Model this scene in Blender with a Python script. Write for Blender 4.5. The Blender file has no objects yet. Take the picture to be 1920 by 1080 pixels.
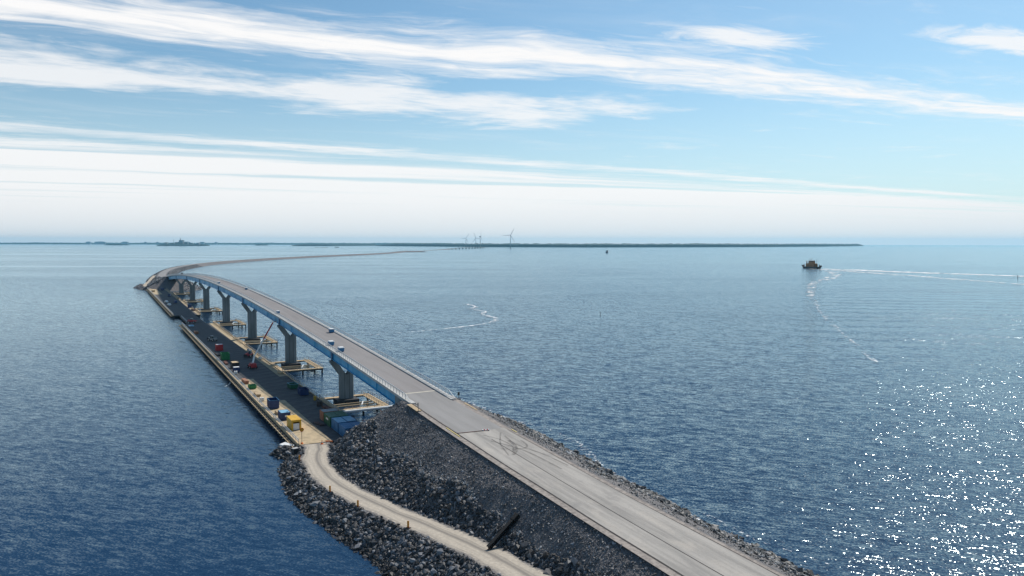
import bpy, math, random
import numpy as np
from mathutils import Matrix, Vector
R = math.radians
random.seed(7)
rng = np.random.default_rng(11)
scene = bpy.context.scene
COL = scene.collection

# ------------------------------------------------------------------ camera
cam_d = bpy.data.cameras.new('camera')
cam = bpy.data.objects.new('camera', cam_d)
COL.objects.link(cam)
cam_d.sensor_width = 36.0
cam_d.lens = 26.25
cam_d.clip_start = 1.0
cam_d.clip_end = 120000.0
cam.matrix_world = (Matrix.Translation((0, 0, 50)) @ Matrix.Rotation(R(90 - 3.437), 4, 'X') @ Matrix.Rotation(R(0.066), 4, 'Z'))
scene.camera = cam

# ------------------------------------------------------------------ node helpers
class NT:
    """small wrapper to write node graphs as expressions"""
    def __init__(self, tree):
        self.t = tree
    def n(self, kind, **kw):
        nd = self.t.nodes.new(kind)
        for k, v in kw.items():
            setattr(nd, k, v)
        return nd
    def put(self, sock, v):
        if isinstance(v, bpy.types.NodeSocket):
            self.t.links.new(v, sock)
        elif v is not None:
            sock.default_value = v
    def m(self, op, a, b=None, c=None, clamp=False):
        nd = self.n('ShaderNodeMath', operation=op)
        nd.use_clamp = clamp
        self.put(nd.inputs[0], a)
        if b is not None: self.put(nd.inputs[1], b)
        if c is not None: self.put(nd.inputs[2], c)
        return nd.outputs[0]
    def add(self, a, b): return self.m('ADD', a, b)
    def sub(self, a, b): return self.m('SUBTRACT', a, b)
    def mul(self, a, b): return self.m('MULTIPLY', a, b)
    def div(self, a, b): return self.m('DIVIDE', a, b)
    def maxi(self, a, b): return self.m('MAXIMUM', a, b)
    def vm(self, op, a, b=None, out=0):
        nd = self.n('ShaderNodeVectorMath', operation=op)
        self.put(nd.inputs[0], a)
        if b is not None:
            if op == 'SCALE': self.put(nd.inputs['Scale'], b)
            else: self.put(nd.inputs[1], b)
        return nd.outputs[out]
    def sep(self, v):
        nd = self.n('ShaderNodeSeparateXYZ'); self.put(nd.inputs[0], v)
        return nd.outputs[0], nd.outputs[1], nd.outputs[2]
    def xyz(self, x, y, z=0.0):
        nd = self.n('ShaderNodeCombineXYZ')
        self.put(nd.inputs[0], x); self.put(nd.inputs[1], y); self.put(nd.inputs[2], z)
        return nd.outputs[0]
    def noise(self, vec, scale, detail=3.0, rough=0.55, out='Fac', dim='3D', dist=0.0):
        nd = self.n('ShaderNodeTexNoise', noise_dimensions=dim)
        if vec is not None: self.put(nd.inputs['Vector'], vec)
        nd.inputs['Scale'].default_value = scale
        nd.inputs['Detail'].default_value = detail
        nd.inputs['Roughness'].default_value = rough
        nd.inputs['Distortion'].default_value = dist
        return nd.outputs[out]
    def ss(self, v, lo, hi, a=0.0, b=1.0):
        nd = self.n('ShaderNodeMapRange', interpolation_type='SMOOTHSTEP')
        self.put(nd.inputs[0], v); self.put(nd.inputs[1], lo); self.put(nd.inputs[2], hi)
        self.put(nd.inputs[3], a); self.put(nd.inputs[4], b)
        return nd.outputs[0]
    def lin(self, v, lo, hi, a=0.0, b=1.0):
        nd = self.n('ShaderNodeMapRange')
        self.put(nd.inputs[0], v); self.put(nd.inputs[1], lo); self.put(nd.inputs[2], hi)
        self.put(nd.inputs[3], a); self.put(nd.inputs[4], b)
        return nd.outputs[0]
    def gauss(self, v, c, w):
        d = self.div(self.sub(v, c), w)
        return self.m('EXPONENT', self.mul(self.mul(d, d), -1.0))
    def mix(self, f, a, b):
        nd = self.n('ShaderNodeMix', data_type='RGBA')
        self.put(nd.inputs[0], f)
        for s, v in ((nd.inputs[6], a), (nd.inputs[7], b)):
            if isinstance(v, (tuple, list)): v = (v[0], v[1], v[2], 1.0)
            self.put(s, v)
        return nd.outputs[2]

SUN_AZ, SUN_EL = R(37.5), R(47.5)     # azimuth measured from +Y towards +X

# ------------------------------------------------------------------ world: clear sky with cirrus
world = bpy.data.worlds.new('World')
scene.world = world
world.use_nodes = True
wt = world.node_tree
wt.nodes.clear()
g = NT(wt)
sky = g.n('ShaderNodeTexSky', sky_type='NISHITA')
sky.sun_disc = False
sky.sun_elevation = SUN_EL
sky.sun_rotation = SUN_AZ
sky.altitude = 0.0
sky.air_density = 1.0
sky.dust_density = 0.6
sky.ozone_density = 2.0
tc = g.n('ShaderNodeTexCoord')
dx, dy, dz = g.sep(tc.outputs['Generated'])
dzp = g.add(g.maxi(dz, 0.0), 0.004)
px = g.div(dx, dzp)
py = g.div(dy, dzp)
ca = g.add(g.mul(px, 0.92), g.mul(py, 0.392))
cb = g.sub(g.mul(py, 0.92), g.mul(px, 0.392))
# broad warp so that the bands wander, then fine fibres along the band
warp = g.noise(g.xyz(g.mul(ca, 0.55), g.mul(cb, 0.75), 3.1), 1.0, 3.0, 0.6)
cw = g.add(cb, g.mul(g.sub(warp, 0.5), 0.75))
fib = g.noise(g.xyz(g.mul(ca, 0.8), g.mul(cw, 4.5), 0.7), 1.0, 7.0, 0.62, dist=0.5)
fib2 = g.noise(g.xyz(g.mul(ca, 2.6), g.mul(cw, 6.0), 9.7), 1.0, 6.0, 0.66, dist=0.8)
soft = g.noise(g.xyz(g.mul(ca, 1.1), g.mul(cb, 1.5), 5.3), 1.0, 5.0, 0.58, dist=0.3)
tex = g.add(g.mul(fib, 0.65), g.mul(fib2, 0.35))
b1 = g.gauss(cw, 3.70, g.lin(ca, -0.5, 5.5, 0.46, 0.36))
c1 = g.ss(g.add(g.mul(b1, 0.86), g.mul(g.sub(tex, 0.5), 2.5)), 0.14, 1.08)
b2 = g.mul(g.gauss(cb, 5.05, 0.55), g.ss(ca, 3.7, 2.6))
c2 = g.mul(g.ss(g.add(g.mul(b2, 0.9), g.add(g.mul(g.sub(soft, 0.5), 2.4), g.mul(g.sub(fib2, 0.5), 0.8))), 0.20, 1.0), 0.82)
blob_a = g.mul(g.gauss(ca, 2.42, 0.42), g.gauss(cb, 2.92, 0.20))
blob_b = g.mul(g.gauss(ca, 3.75, 0.62), g.gauss(cb, 2.47, 0.17))
c3 = g.mul(g.ss(g.add(g.maxi(blob_a, blob_b), g.mul(g.sub(fib2, 0.5), 1.6)), 0.25, 0.95), 0.85)
# a first streak and then the sheet of stratus towards the horizon
cw2 = g.add(cb, g.mul(g.sub(warp, 0.5), 0.45))
edge = g.sub(cw2, g.mul(ca, 0.16))
st1 = g.mul(g.ss(g.add(g.gauss(edge, 7.7, 0.40), g.mul(g.sub(tex, 0.5), 2.6)), 0.20, 1.1), g.ss(g.noise(g.xyz(g.mul(ca, 0.30), g.mul(cb, 0.5), 4.4), 1.0, 4.0, 0.6), 0.34, 0.60, 0.12, 0.85))
sheet = g.mul(g.ss(g.add(edge, g.mul(g.sub(tex, 0.5), 2.8)), 7.85, 9.0), 0.92)
gaps = g.mul(g.ss(g.noise(g.xyz(g.mul(ca, 0.07), g.mul(cw, 0.75), 1.9), 1.0, 5.0, 0.62), 0.50, 0.33), g.ss(cw, 22.0, 9.0, 0.0, 0.8))
sheet = g.mul(sheet, g.sub(1.0, gaps))
# thin veils in the open blue, here and overhead
veil = g.mul(g.ss(g.noise(g.xyz(g.mul(ca, 0.45), g.mul(cb, 1.3), 7.7), 1.0, 6.0, 0.6, dist=0.4), 0.53, 0.85), 0.30)
cl = g.maxi(g.maxi(g.maxi(c1, c2), g.maxi(c3, st1)), g.maxi(sheet, veil))
# horizon murk: the sheet goes grey and the blue between pales
low = g.ss(dz, 0.24, 0.0)
skyt = g.vm('MULTIPLY', sky.outputs[0], (0.83, 1.06, 1.08))
skyc = g.mix(g.mul(low, 0.66), skyt, (6.5, 7.9, 9.0))
cloudc = g.mix(g.ss(dz, 0.07, 0.005), (9.9, 9.8, 9.75), (8.7, 8.8, 8.9))
fin = g.mix(g.m('MINIMUM', cl, 1.0), skyc, cloudc)
bg = g.n('ShaderNodeBackground')
g.put(bg.inputs[0], fin)
bg.inputs[1].default_value = 0.10
wo = g.n('ShaderNodeOutputWorld')
wt.links.new(bg.outputs[0], wo.inputs[0])

# ------------------------------------------------------------------ sun
sun_d = bpy.data.lights.new('sun', 'SUN')
sun_d.energy = 4.6
sun_d.angle = R(0.53)
sun_d.color = (1.0, 0.95, 0.87)
sun = bpy.data.objects.new('sun', sun_d)
COL.objects.link(sun)
to_sun = Vector((math.sin(SUN_AZ) * math.cos(SUN_EL), math.cos(SUN_AZ) * math.cos(SUN_EL), math.sin(SUN_EL)))
sun.rotation_euler = to_sun.to_track_quat('Z', 'Y').to_euler()
sun.location = (200, 200, 300)

vs = scene.view_settings
vs.view_transform = 'Standard'
vs.look = 'None'
vs.gamma = 1.0
vs.exposure = 0.0
vs.use_curve_mapping = False
scene.cycles.use_denoising = True
scene.cycles.max_bounces = 6
scene.cycles.volume_bounces = 0

# ------------------------------------------------------------------ bridge frame: s along the bridge, t to its left, z up
OX, OY = -51.4, 229.3
US = np.array([-0.480057, 0.877237])
NS = np.array([-0.877237, -0.480057])
YAW = math.atan2(US[1], US[0])
def W(s, t, z=0.0):
    return (OX + US[0] * s + NS[0] * t, OY + US[1] * s + NS[1] * t, z)
def Wn(s, t):
    return OX + US[0] * s + NS[0] * t, OY + US[1] * s + NS[1] * t
def ST(x, y):
    return (x - OX) * US[0] + (y - OY) * US[1], (x - OX) * NS[0] + (y - OY) * NS[1]
S0, S1 = -61.0, 655.0
def zdeck(s):
    """vertical alignment: crest curve over the bridge, sag curves on the approaches"""
    if s < S0:
        d = S0 - s
        return max(14.53 - 0.0597 * d + 0.00016 * d * d, 8.9)
    if s > S1:
        d = s - S1
        z1 = 25 - 8.5e-5 * (S1 - 290) ** 2
        if d > 300: return 5.2
        k = d / 300.0
        return z1 + (5.2 - z1) * (1.9 * k - 1.2 * k * k + 0.3 * k ** 3)
    return 25 - 8.5e-5 * (s - 290) ** 2

# ------------------------------------------------------------------ materials
MATS = {}
def pbr(name, col, rough=0.6, metal=0.0, var=0.0, vscale=1.0, bump=0.0, bscale=8.0, col2=None, stretch=None, spec=0.5, detail=5.0):
    if name in MATS: return MATS[name]
    m = bpy.data.materials.new(name); m.use_nodes = True
    t = m.node_tree; h = NT(t)
    p = t.nodes['Principled BSDF']
    p.inputs['Roughness'].default_value = rough
    p.inputs['Metallic'].default_value = metal
    p.inputs['Specular IOR Level'].default_value = spec
    p.inputs['Base Color'].default_value = (*col, 1)
    tcn = h.n('ShaderNodeTexCoord')
    vec = tcn.outputs['Object']
    if stretch: vec = h.vm('MULTIPLY', vec, stretch)
    if var > 0 or col2:
        c2 = col2 if col2 else tuple(min(1, c * (1 - var)) for c in col)
        f = h.ss(h.noise(vec, vscale, detail, 0.62), 0.32, 0.68)
        h.put(p.inputs['Base Color'], h.mix(f, col, c2))
        h.put(p.inputs['Roughness'], h.lin(f, 0, 1, max(0.02, rough - 0.08), min(1, rough + 0.1)))
    if bump > 0:
        b = h.n('ShaderNodeBump'); b.inputs['Strength'].default_value = bump; b.inputs['Distance'].default_value = 0.05
        h.put(b.inputs['Height'], h.noise(vec, bscale, 4.0, 0.6))
        t.links.new(b.outputs[0], p.inputs['Normal'])
    MATS[name] = m
    return m

M_concrete = pbr('pale_concrete', (0.46, 0.45, 0.43), 0.8, var=0.22, vscale=0.6, bump=0.2)
M_pierconc = pbr('pier_concrete', (0.215, 0.24, 0.245), 0.85, var=0.34, vscale=0.35, bump=0.25, stretch=(1.0, 1.0, 0.25))
M_blue = pbr('girder_blue_paint', (0.012, 0.36, 0.62), 0.42, vscale=0.35, col2=(0.012, 0.27, 0.48), stretch=(1.0, 1.0, 0.3))
M_bluedark = pbr('girder_stiffener_paint', (0.010, 0.10, 0.22), 0.5, var=0.2)
M_asph = pbr('new_asphalt', (0.235, 0.216, 0.210), 0.85, var=0.20, vscale=0.16, bump=0.3, bscale=30, stretch=(0.10, 1.0, 1.0))
M_asphn = pbr('approach_asphalt', (0.250, 0.238, 0.230), 0.85, var=0.16, vscale=0.25, bump=0.3, bscale=30, stretch=(0.12, 1.0, 1.0))
def old_road_material():
    m = bpy.data.materials.new('gravelled_road'); m.use_nodes = True
    t = m.node_tree; h = NT(t); p = t.nodes['Principled BSDF']
    v = h.n('ShaderNodeTexCoord').outputs['Object']
    tr = h.noise(h.vm('MULTIPLY', v, (0.02, 0.62, 1.0)), 1.0, 5.0, 0.65)          # wheel tracks along the road
    pt = h.noise(h.vm('MULTIPLY', v, (0.10, 0.22, 1.0)), 1.0, 5.0, 0.6, dist=0.6)  # patches and spilled fines
    gr = h.noise(v, 2.6, 6.0, 0.75)
    c = h.mix(h.ss(tr, 0.34, 0.66), (0.375, 0.346, 0.314), (0.245, 0.228, 0.210))
    c = h.mix(h.mul(h.ss(pt, 0.52, 0.70), 0.55), c, (0.43, 0.385, 0.335))
    c = h.mix(h.mul(h.ss(pt, 0.42, 0.28), 0.5), c, (0.20, 0.19, 0.18))
    c = h.mix(h.mul(h.ss(gr, 0.45, 0.75), 0.35), c, (0.17, 0.16, 0.15))
    h.put(p.inputs['Base Color'], c); p.inputs['Roughness'].default_value = 0.92
    b = h.n('ShaderNodeBump'); b.inputs['Strength'].default_value = 0.5; b.inputs['Distance'].default_value = 0.05
    h.put(b.inputs['Height'], gr); t.links.new(b.outputs[0], p.inputs['Normal'])
    return m
M_oldroad = old_road_material()
M_shoulder = pbr('shoulder_gravel', (0.33, 0.285, 0.25), 0.95, col2=(0.19, 0.165, 0.15), vscale=1.4, bump=0.6, bscale=9)
M_gutter = pbr('dark_joint', (0.035, 0.03, 0.028), 0.9, var=0.3, vscale=0.8)
M_joint = pbr('joint_cream', (0.56, 0.51, 0.41), 0.7, var=0.2)
M_galv = pbr('galvanised_steel', (0.55, 0.57, 0.58), 0.42, metal=0.6, var=0.2, vscale=2.0)
M_dark = pbr('dark_steel', (0.035, 0.034, 0.036), 0.6, var=0.3, vscale=1.5)
M_black = pbr('black_tar', (0.006, 0.006, 0.007), 0.9)
M_paleyellow = pbr('pale_yellow_paint', (0.68, 0.54, 0.20), 0.6, var=0.2)
M_rust = pbr('rusty_steel', (0.19, 0.075, 0.045), 0.85, col2=(0.09, 0.04, 0.03), vscale=1.2)
M_timber = pbr('pale_timber', (0.56, 0.42, 0.26), 0.85, col2=(0.40, 0.295, 0.18), vscale=0.7, bump=0.3, stretch=(1.0, 0.35, 1.0))
M_deckl = pbr('jetty_deck_boards', (0.50, 0.385, 0.235), 0.9, col2=(0.33, 0.26, 0.17), vscale=0.45, bump=0.3)
M_deckshade = pbr('jetty_deck_shade', (0.085, 0.082, 0.08), 0.8, col2=(0.045, 0.045, 0.048), vscale=0.25, bump=0.25, bscale=5)  # deck colour darkened to deepen the bridge's shadow
M_white = pbr('white_paint', (0.78, 0.78, 0.76), 0.5, var=0.12, vscale=1.5)
M_yellow = pbr('yellow_paint', (0.70, 0.40, 0.03), 0.5, var=0.22, vscale=0.9)
M_green = pbr('green_paint', (0.02, 0.21, 0.07), 0.55, var=0.3, vscale=0.9)
M_dgreen = pbr('dark_green_paint', (0.02, 0.13, 0.07), 0.55, var=0.3, vscale=0.9)
M_navy = pbr('navy_paint', (0.018, 0.05, 0.16), 0.5, var=0.3, vscale=0.9)
M_cblue = pbr('container_blue_paint', (0.03, 0.17, 0.35), 0.55, var=0.3, vscale=0.6)
M_lblue = pbr('light_blue_paint', (0.22, 0.45, 0.62), 0.5, var=0.2)
M_red = pbr('red_paint', (0.50, 0.03, 0.035), 0.45, var=0.25, vscale=0.9)
M_orange = pbr('orange_plastic', (0.80, 0.17, 0.02), 0.5, var=0.12)
M_tyre = pbr('tyre_rubber', (0.02, 0.02, 0.02), 0.85)
M_glass = pbr('dark_glass', (0.02, 0.03, 0.04), 0.08)
M_brown = pbr('brown_board', (0.42, 0.20, 0.12), 0.8, var=0.25)
M_grey = pbr('grey_paint', (0.30, 0.31, 0.32), 0.55, var=0.2)
M_tower = pbr('turbine_white', (0.36, 0.39, 0.42), 0.5)
M_forest = pbr('far_forest', (0.014, 0.038, 0.034), 0.95, col2=(0.022, 0.05, 0.042), vscale=0.004, bump=0.0)
M_town = pbr('far_building', (0.20, 0.22, 0.24), 0.8, var=0.3, vscale=0.01)
M_hull = pbr('hull_black', (0.02, 0.022, 0.03), 0.4, var=0.2)
M_cream = pbr('cream_yellow_paint', (0.36, 0.14, 0.02), 0.5, var=0.15)

# gravel of the embankment: grey-blue crushed rock
def ground_material():
    m = bpy.data.materials.new('embankment_gravel'); m.use_nodes = True
    t = m.node_tree; h = NT(t); p = t.nodes['Principled BSDF']
    tcn = h.n('ShaderNodeTexCoord'); v = tcn.outputs['Object']
    big = h.noise(v, 0.09, 4.0, 0.6)
    mid = h.noise(v, 0.9, 5.0, 0.7)
    vo = h.n('ShaderNodeTexVoronoi'); vo.inputs['Scale'].default_value = 3.2
    h.put(vo.inputs['Vector'], v)
    cr = h.mix(h.ss(mid, 0.3, 0.7), (0.095, 0.09, 0.093), (0.18, 0.165, 0.162))
    cr = h.mix(h.ss(big, 0.40, 0.62), cr, (0.175, 0.157, 0.152))
    rnd = h.sep(vo.outputs['Color'])[0]
    cr = h.mix(h.mul(rnd, 0.55), cr, (0.06, 0.062, 0.068))
    h.put(p.inputs['Base Color'], cr)
    p.inputs['Roughness'].default_value = 0.95
    b = h.n('ShaderNodeBump'); b.inputs['Strength'].default_value = 0.9; b.inputs['Distance'].default_value = 0.25
    h.put(b.inputs['Height'], h.add(h.mul(vo.outputs['Distance'], 0.6), mid))
    t.links.new(b.outputs[0], p.inputs['Normal'])
    return m
M_ground = ground_material()

def rock_material(name, k):
    m = bpy.data.materials.new(name); m.use_nodes = True
    t = m.node_tree; h = NT(t); p = t.nodes['Principled BSDF']
    at = h.n('ShaderNodeAttribute'); at.attribute_name = 'tint'
    tcn = h.n('ShaderNodeTexCoord')
    f = h.noise(tcn.outputs['Object'], 1.6, 4.0, 0.65)
    sc = h.n('ShaderNodeVectorMath', operation='SCALE')
    h.put(sc.inputs[0], at.outputs['Color']); h.put(sc.inputs['Scale'], h.lin(f, 0.3, 0.7, 0.7 * k, 1.25 * k))
    h.put(p.inputs['Base Color'], sc.outputs[0])
    p.inputs['Roughness'].default_value = 0.62
    return m
M_rock = rock_material('riprap_rock', 1.0)

# ------------------------------------------------------------------ mesh builder
class MB:
    def __init__(self):
        self.v = []; self.f = []
    def verts(self, vs, fs):
        o = len(self.v); self.v += [tuple(x) for x in vs]; self.f += [tuple(i + o for i in q) for q in fs]
        return self
    def box(self, x0, x1, y0, y1, z0, z1):
        return self.verts([(x0, y0, z0), (x1, y0, z0), (x1, y1, z0), (x0, y1, z0), (x0, y0, z1), (x1, y0, z1), (x1, y1, z1), (x0, y1, z1)],
                          [(3, 2, 1, 0), (4, 5, 6, 7), (0, 1, 5, 4), (1, 2, 6, 5), (2, 3, 7, 6), (3, 0, 4, 7)])
    def hexa(self, lo, hi):
        """lo, hi: four corners each, counter-clockwise seen from above"""
        return self.verts(list(lo) + list(hi), [(3, 2, 1, 0), (4, 5, 6, 7), (0, 1, 5, 4), (1, 2, 6, 5), (2, 3, 7, 6), (3, 0, 4, 7)])
    def tube(self, a, b, r0, r1=None, n=8, caps=True):
        r1 = r0 if r1 is None else r1
        a = Vector(a); b = Vector(b); d = (b - a).normalized()
        e = d.orthogonal().normalized(); f = d.cross(e)
        vs = []
        for c, r in ((a, r0), (b, r1)):
            for i in range(n):
                q = 2 * math.pi * i / n
                vs.append(tuple(c + e * (r * math.cos(q)) + f * (r * math.sin(q))))
        fs = [(i, (i + 1) % n, n + (i + 1) % n, n + i) for i in range(n)]
        if caps: fs += [tuple(range(n - 1, -1, -1)), tuple(range(n, 2 * n))]
        return self.verts(vs, fs)
    def bar(self, a, b, w, h):
        """square bar from a to b, w wide, h high, upright"""
        a = Vector(a); b = Vector(b); d = (b - a).normalized()
        up = Vector((0, 0, 1)) if abs(d.z) < 0.95 else Vector((1, 0, 0))
        e = d.cross(up).normalized(); f = e.cross(d).normalized()
        vs = []
        for c in (a, b):
            for i, j in ((-1, -1), (1, -1), (1, 1), (-1, 1)):
                vs.append(tuple(c + e * (i * w / 2) + f * (j * h / 2)))
        return self.verts(vs, [(3, 2, 1, 0), (4, 5, 6, 7), (0, 1, 5, 4), (1, 2, 6, 5), (2, 3, 7, 6), (3, 0, 4, 7)])
    def prism(self, poly, ax, c0, c1):
        """extrude a polygon along axis ax (0 x, 1 y, 2 z) from c0 to c1"""
        n = len(poly)
        def pt(p, c):
            return {0: (c, p[0], p[1]), 1: (p[0], c, p[1]), 2: (p[0], p[1], c)}[ax]
        vs = [pt(p, c0) for p in poly] + [pt(p, c1) for p in poly]
        return self.verts(vs, [(i, (i + 1) % n, n + (i + 1) % n, n + i) for i in range(n)] + [tuple(range(n - 1, -1, -1)), tuple(range(n, 2 * n))])
    def sweep(self, prof, stations, closed=True, caps=True):
        """prof: list of (t,z) ; stations: list of fn -> (s, dt, dz) ; local x=s y=t"""
        n = len(prof); vs = []
        for (s, ot, oz) in stations:
            vs += [(s, p[0] + ot, p[1] + oz) for p in prof]
        fs = []
        m = len(stations)
        for k in range(m - 1):
            for i in range(n if closed else n - 1):
                j = (i + 1) % n
                fs.append((k * n + i, k * n + j, (k + 1) * n + j, (k + 1) * n + i))
        if closed and caps:
            fs += [tuple(range(n - 1, -1, -1)), tuple((m - 1) * n + i for i in range(n))]
        return self.verts(vs, fs)
    def mesh(self, name, mat):
        me = bpy.data.meshes.new(name)
        me.from_pydata(self.v, [], self.f)
        import bmesh
        bm = bmesh.new(); bm.from_mesh(me)
        bmesh.ops.recalc_face_normals(bm, faces=bm.faces)
        bm.to_mesh(me); bm.free()
        me.materials.append(mat)
        return me
    def build(self, name, mat, parent=None, bevel=0.0, smooth=False):
        me = self.mesh(name, mat)
        if smooth:
            me.polygons.foreach_set('use_smooth', [True] * len(me.polygons))
        o = bpy.data.objects.new(name, me); COL.objects.link(o)
        if parent: o.parent = parent
        if bevel > 0:
            b = o.modifiers.new('bevel', 'BEVEL'); b.width = bevel; b.segments = 1; b.limit_method = 'ANGLE'
        return o
def link(name, me, parent=None, loc=(0, 0, 0), rz=0.0):
    o = bpy.data.objects.new(name, me); COL.objects.link(o)
    o.location = loc; o.rotation_euler = (0, 0, rz)
    if parent: o.parent = parent
    return o
def empty(name, loc=(0, 0, 0), rz=0.0):
    o = bpy.data.objects.new(name, None); COL.objects.link(o)
    o.location = loc; o.rotation_euler = (0, 0, rz); o.empty_display_size = 0.5
    return o
def tag(o, label, cat, group=None):
    o['label'] = label; o['category'] = cat
    if group: o['group'] = group
    return o
def struct(o):
    o['kind'] = 'structure'; return o
def stuff(o):
    o['kind'] = 'stuff'; return o
def children(o): return [c for c in bpy.data.objects if c.parent == o]
def copy_tree(o, parent=None):
    c = o.copy(); COL.objects.link(c)
    if parent: c.parent = parent
    for ch in KIDS(o): copy_tree(ch, c)
    return c
def KIDS(o): return list(o.children)
def shade_smooth_angle(o): pass

BRF = dict(loc=(OX, OY, 0), rz=YAW)     # placement of anything built in bridge coordinates
def frame(name): return empty(name, BRF['loc'], BRF['rz'])
def at_st(name, s, t, z, dr=0.0):
    return empty(name, W(s, t, z), YAW + dr)

# ------------------------------------------------------------------ sea
def sea_material():
    m = bpy.data.materials.new('sea_water'); m.use_nodes = True
    t = m.node_tree; h = NT(t); p = t.nodes['Principled BSDF']
    geo = h.n('ShaderNodeNewGeometry')
    pos = geo.outputs['Position']
    x, y, z = h.sep(pos)
    tt = h.add(h.mul(h.sub(x, OX), float(NS[0])), h.mul(h.sub(y, OY), float(NS[1])))
    ang = R(20)                                     # direction of the crests
    def rot(v):
        nd = h.n('ShaderNodeVectorRotate', rotation_type='Z_AXIS'); h.put(nd.inputs['Vector'], v); h.put(nd.inputs['Angle'], ang)
        return nd.outputs[0]
    q = rot(pos)
    def layer(sx, sy, amp, seed, det):
        v = h.vm('ADD', h.vm('MULTIPLY', q, (1.0 / sx, 1.0 / sy, 0.0)), (seed, seed * 1.7, seed))
        c = h.noise(v, 1.0, det, 0.55, out='Color')
        return h.vm('MULTIPLY', h.vm('SUBTRACT', c, (0.5, 0.5, 0.5)), (amp * 0.45, amp, 0.0))
    a = layer(14.0, 4.0, 0.13, 3.3, 1.0)
    b = layer(5.2, 1.6, 0.68, 8.1, 2.0)
    c = layer(2.2, 0.72, 0.84, 15.7, 1.0)
    d = layer(0.45, 0.24, 0.86, 21.7, 0.0)
    sl = h.vm('ADD', h.vm('ADD', a, b), h.vm('ADD', c, d))
    # gusts, slicks and the shelter of the embankment
    gust = h.noise(h.vm('MULTIPLY', pos, (1 / 260.0, 1 / 90.0, 0.0)), 1.0, 4.0, 0.6)
    amp = h.lin(gust, 0.3, 0.7, 0.68, 1.05)
    slick = h.noise(h.vm('MULTIPLY', pos, (1 / 1500.0, 1 / 170.0, 0.0)), 1.0, 4.0, 0.65)
    slickm = h.mul(h.ss(slick, 0.48, 0.62), h.mul(h.ss(x, 300.0, -1500.0), h.ss(y, 500.0, 1500.0)))
    amp = h.mul(amp, h.sub(1.0, h.mul(slickm, 0.88)))
    amp = h.mul(amp, h.ss(y, 250.0, 2200.0, 1.0, 0.66))      # the open water farther out lies calmer
    amp = h.mul(amp, h.lin(h.mul(h.ss(tt, 0.0, 40.0), h.ss(y, 1000.0, 420.0)), 0, 1, 1.0, 0.44))
    sl = h.vm('SCALE', sl, amp)
    # rotate the slopes back to world axes
    nd = h.n('ShaderNodeVectorRotate', rotation_type='Z_AXIS'); nd.invert = True
    h.put(nd.inputs['Vector'], sl); h.put(nd.inputs['Angle'], ang)
    # long ripples fanning out from the ferry's track
    x0 = h.add(h.mul(y, 0.43), -20.0)
    fan = h.mul(h.mul(h.ss(h.sub(x, x0), -25.0, 30.0), h.ss(h.sub(x, x0), 430.0, 120.0)), h.mul(h.ss(y, 290.0, 420.0), h.ss(y, 1250.0, 900.0)))
    ph = h.add(h.mul(h.add(y, h.mul(x, 0.22)), 2 * math.pi / 33.0), h.mul(h.noise(h.vm('MULTIPLY', pos, (0.012, 0.012, 0.0)), 1.0, 2.0), 9.0))
    fs = h.mul(h.mul(h.m('SINE', ph), 0.055), fan)
    nrm = h.vm('NORMALIZE', h.vm('ADD', nd.outputs[0], h.xyz(h.mul(fs, 0.22), fs, 1.0)))
    # dark blue body under a tinted surface reflection
    t.nodes.remove(p)
    df = h.n('ShaderNodeBsdfDiffuse'); df.inputs['Color'].default_value = (0.007, 0.027, 0.066, 1)
    gl = h.n('ShaderNodeBsdfGlossy'); gl.inputs['Color'].default_value = (0.80, 0.95, 1.0, 1); gl.inputs['Roughness'].default_value = 0.13
    fr = h.n('ShaderNodeFresnel'); fr.inputs['IOR'].default_value = 1.34
    h.put(gl.inputs['Normal'], nrm); h.put(fr.inputs['Normal'], nrm)
    mx = h.n('ShaderNodeMixShader')
    t.links.new(fr.outputs[0], mx.inputs[0]); t.links.new(df.outputs[0], mx.inputs[1]); t.links.new(gl.outputs[0], mx.inputs[2])
    t.links.new(mx.outputs[0], t.nodes['Material Output'].inputs[0])
    return m
def build_sea():
    radii = [0, 60, 150, 300, 600, 1200, 2500, 5000, 9000, 15000, 22000, 29000]
    n = 96; vs = [(0, 0, 0)]; fs = []
    for r in radii[1:]:
        for i in range(n):
            q = 2 * math.pi * i / n
            vs.append((r * math.cos(q), r * math.sin(q), 0))
    for i in range(n): fs.append((0, 1 + i, 1 + (i + 1) % n))
    for k in range(len(radii) - 2):
        for i in range(n):
            a = 1 + k * n + i; b = 1 + k * n + (i + 1) % n
            fs.append((a, a + n, b + n, b))
    me = bpy.data.meshes.new('sea'); me.from_pydata(vs, [], fs); me.materials.append(sea_material())
    o = bpy.data.objects.new('sea', me); COL.objects.link(o); struct(o)
build_sea()

# ------------------------------------------------------------------ near embankment (height field in bridge coordinates)
HAUL = np.array([  # s, t, z of the haul road's centre
    (-49.0, 21.6, 2.02), (-54.0, 22.6, 2.05), (-62.0, 25.0, 2.2), (-75.0, 26.3, 2.4), (-87.5, 25.4, 2.7), (-104.0, 22.1, 3.2), (-118.0, 18.9, 3.8),
    (-131.0, 16.7, 4.5), (-140.0, 16.1, 5.0), (-160.0, 15.4, 6.2), (-190.0, 14.5, 7.6), (-260.0, 13.5, 8.4)])
def catmull(P, n=8):
    P = np.asarray(P, float); out = []
    for i in range(len(P) - 1):
        p0 = P[max(i - 1, 0)]; p1 = P[i]; p2 = P[i + 1]; p3 = P[min(i + 2, len(P) - 1)]
        for k in range(n):
            x = k / n
            out.append(0.5 * ((2 * p1) + (-p0 + p2) * x + (2 * p0 - 5 * p1 + 4 * p2 - p3) * x * x + (-p0 + 3 * p1 - 3 * p2 + p3) * x ** 3))
    out.append(P[-1]); return np.array(out)
HC = catmull(HAUL, 8)
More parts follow.
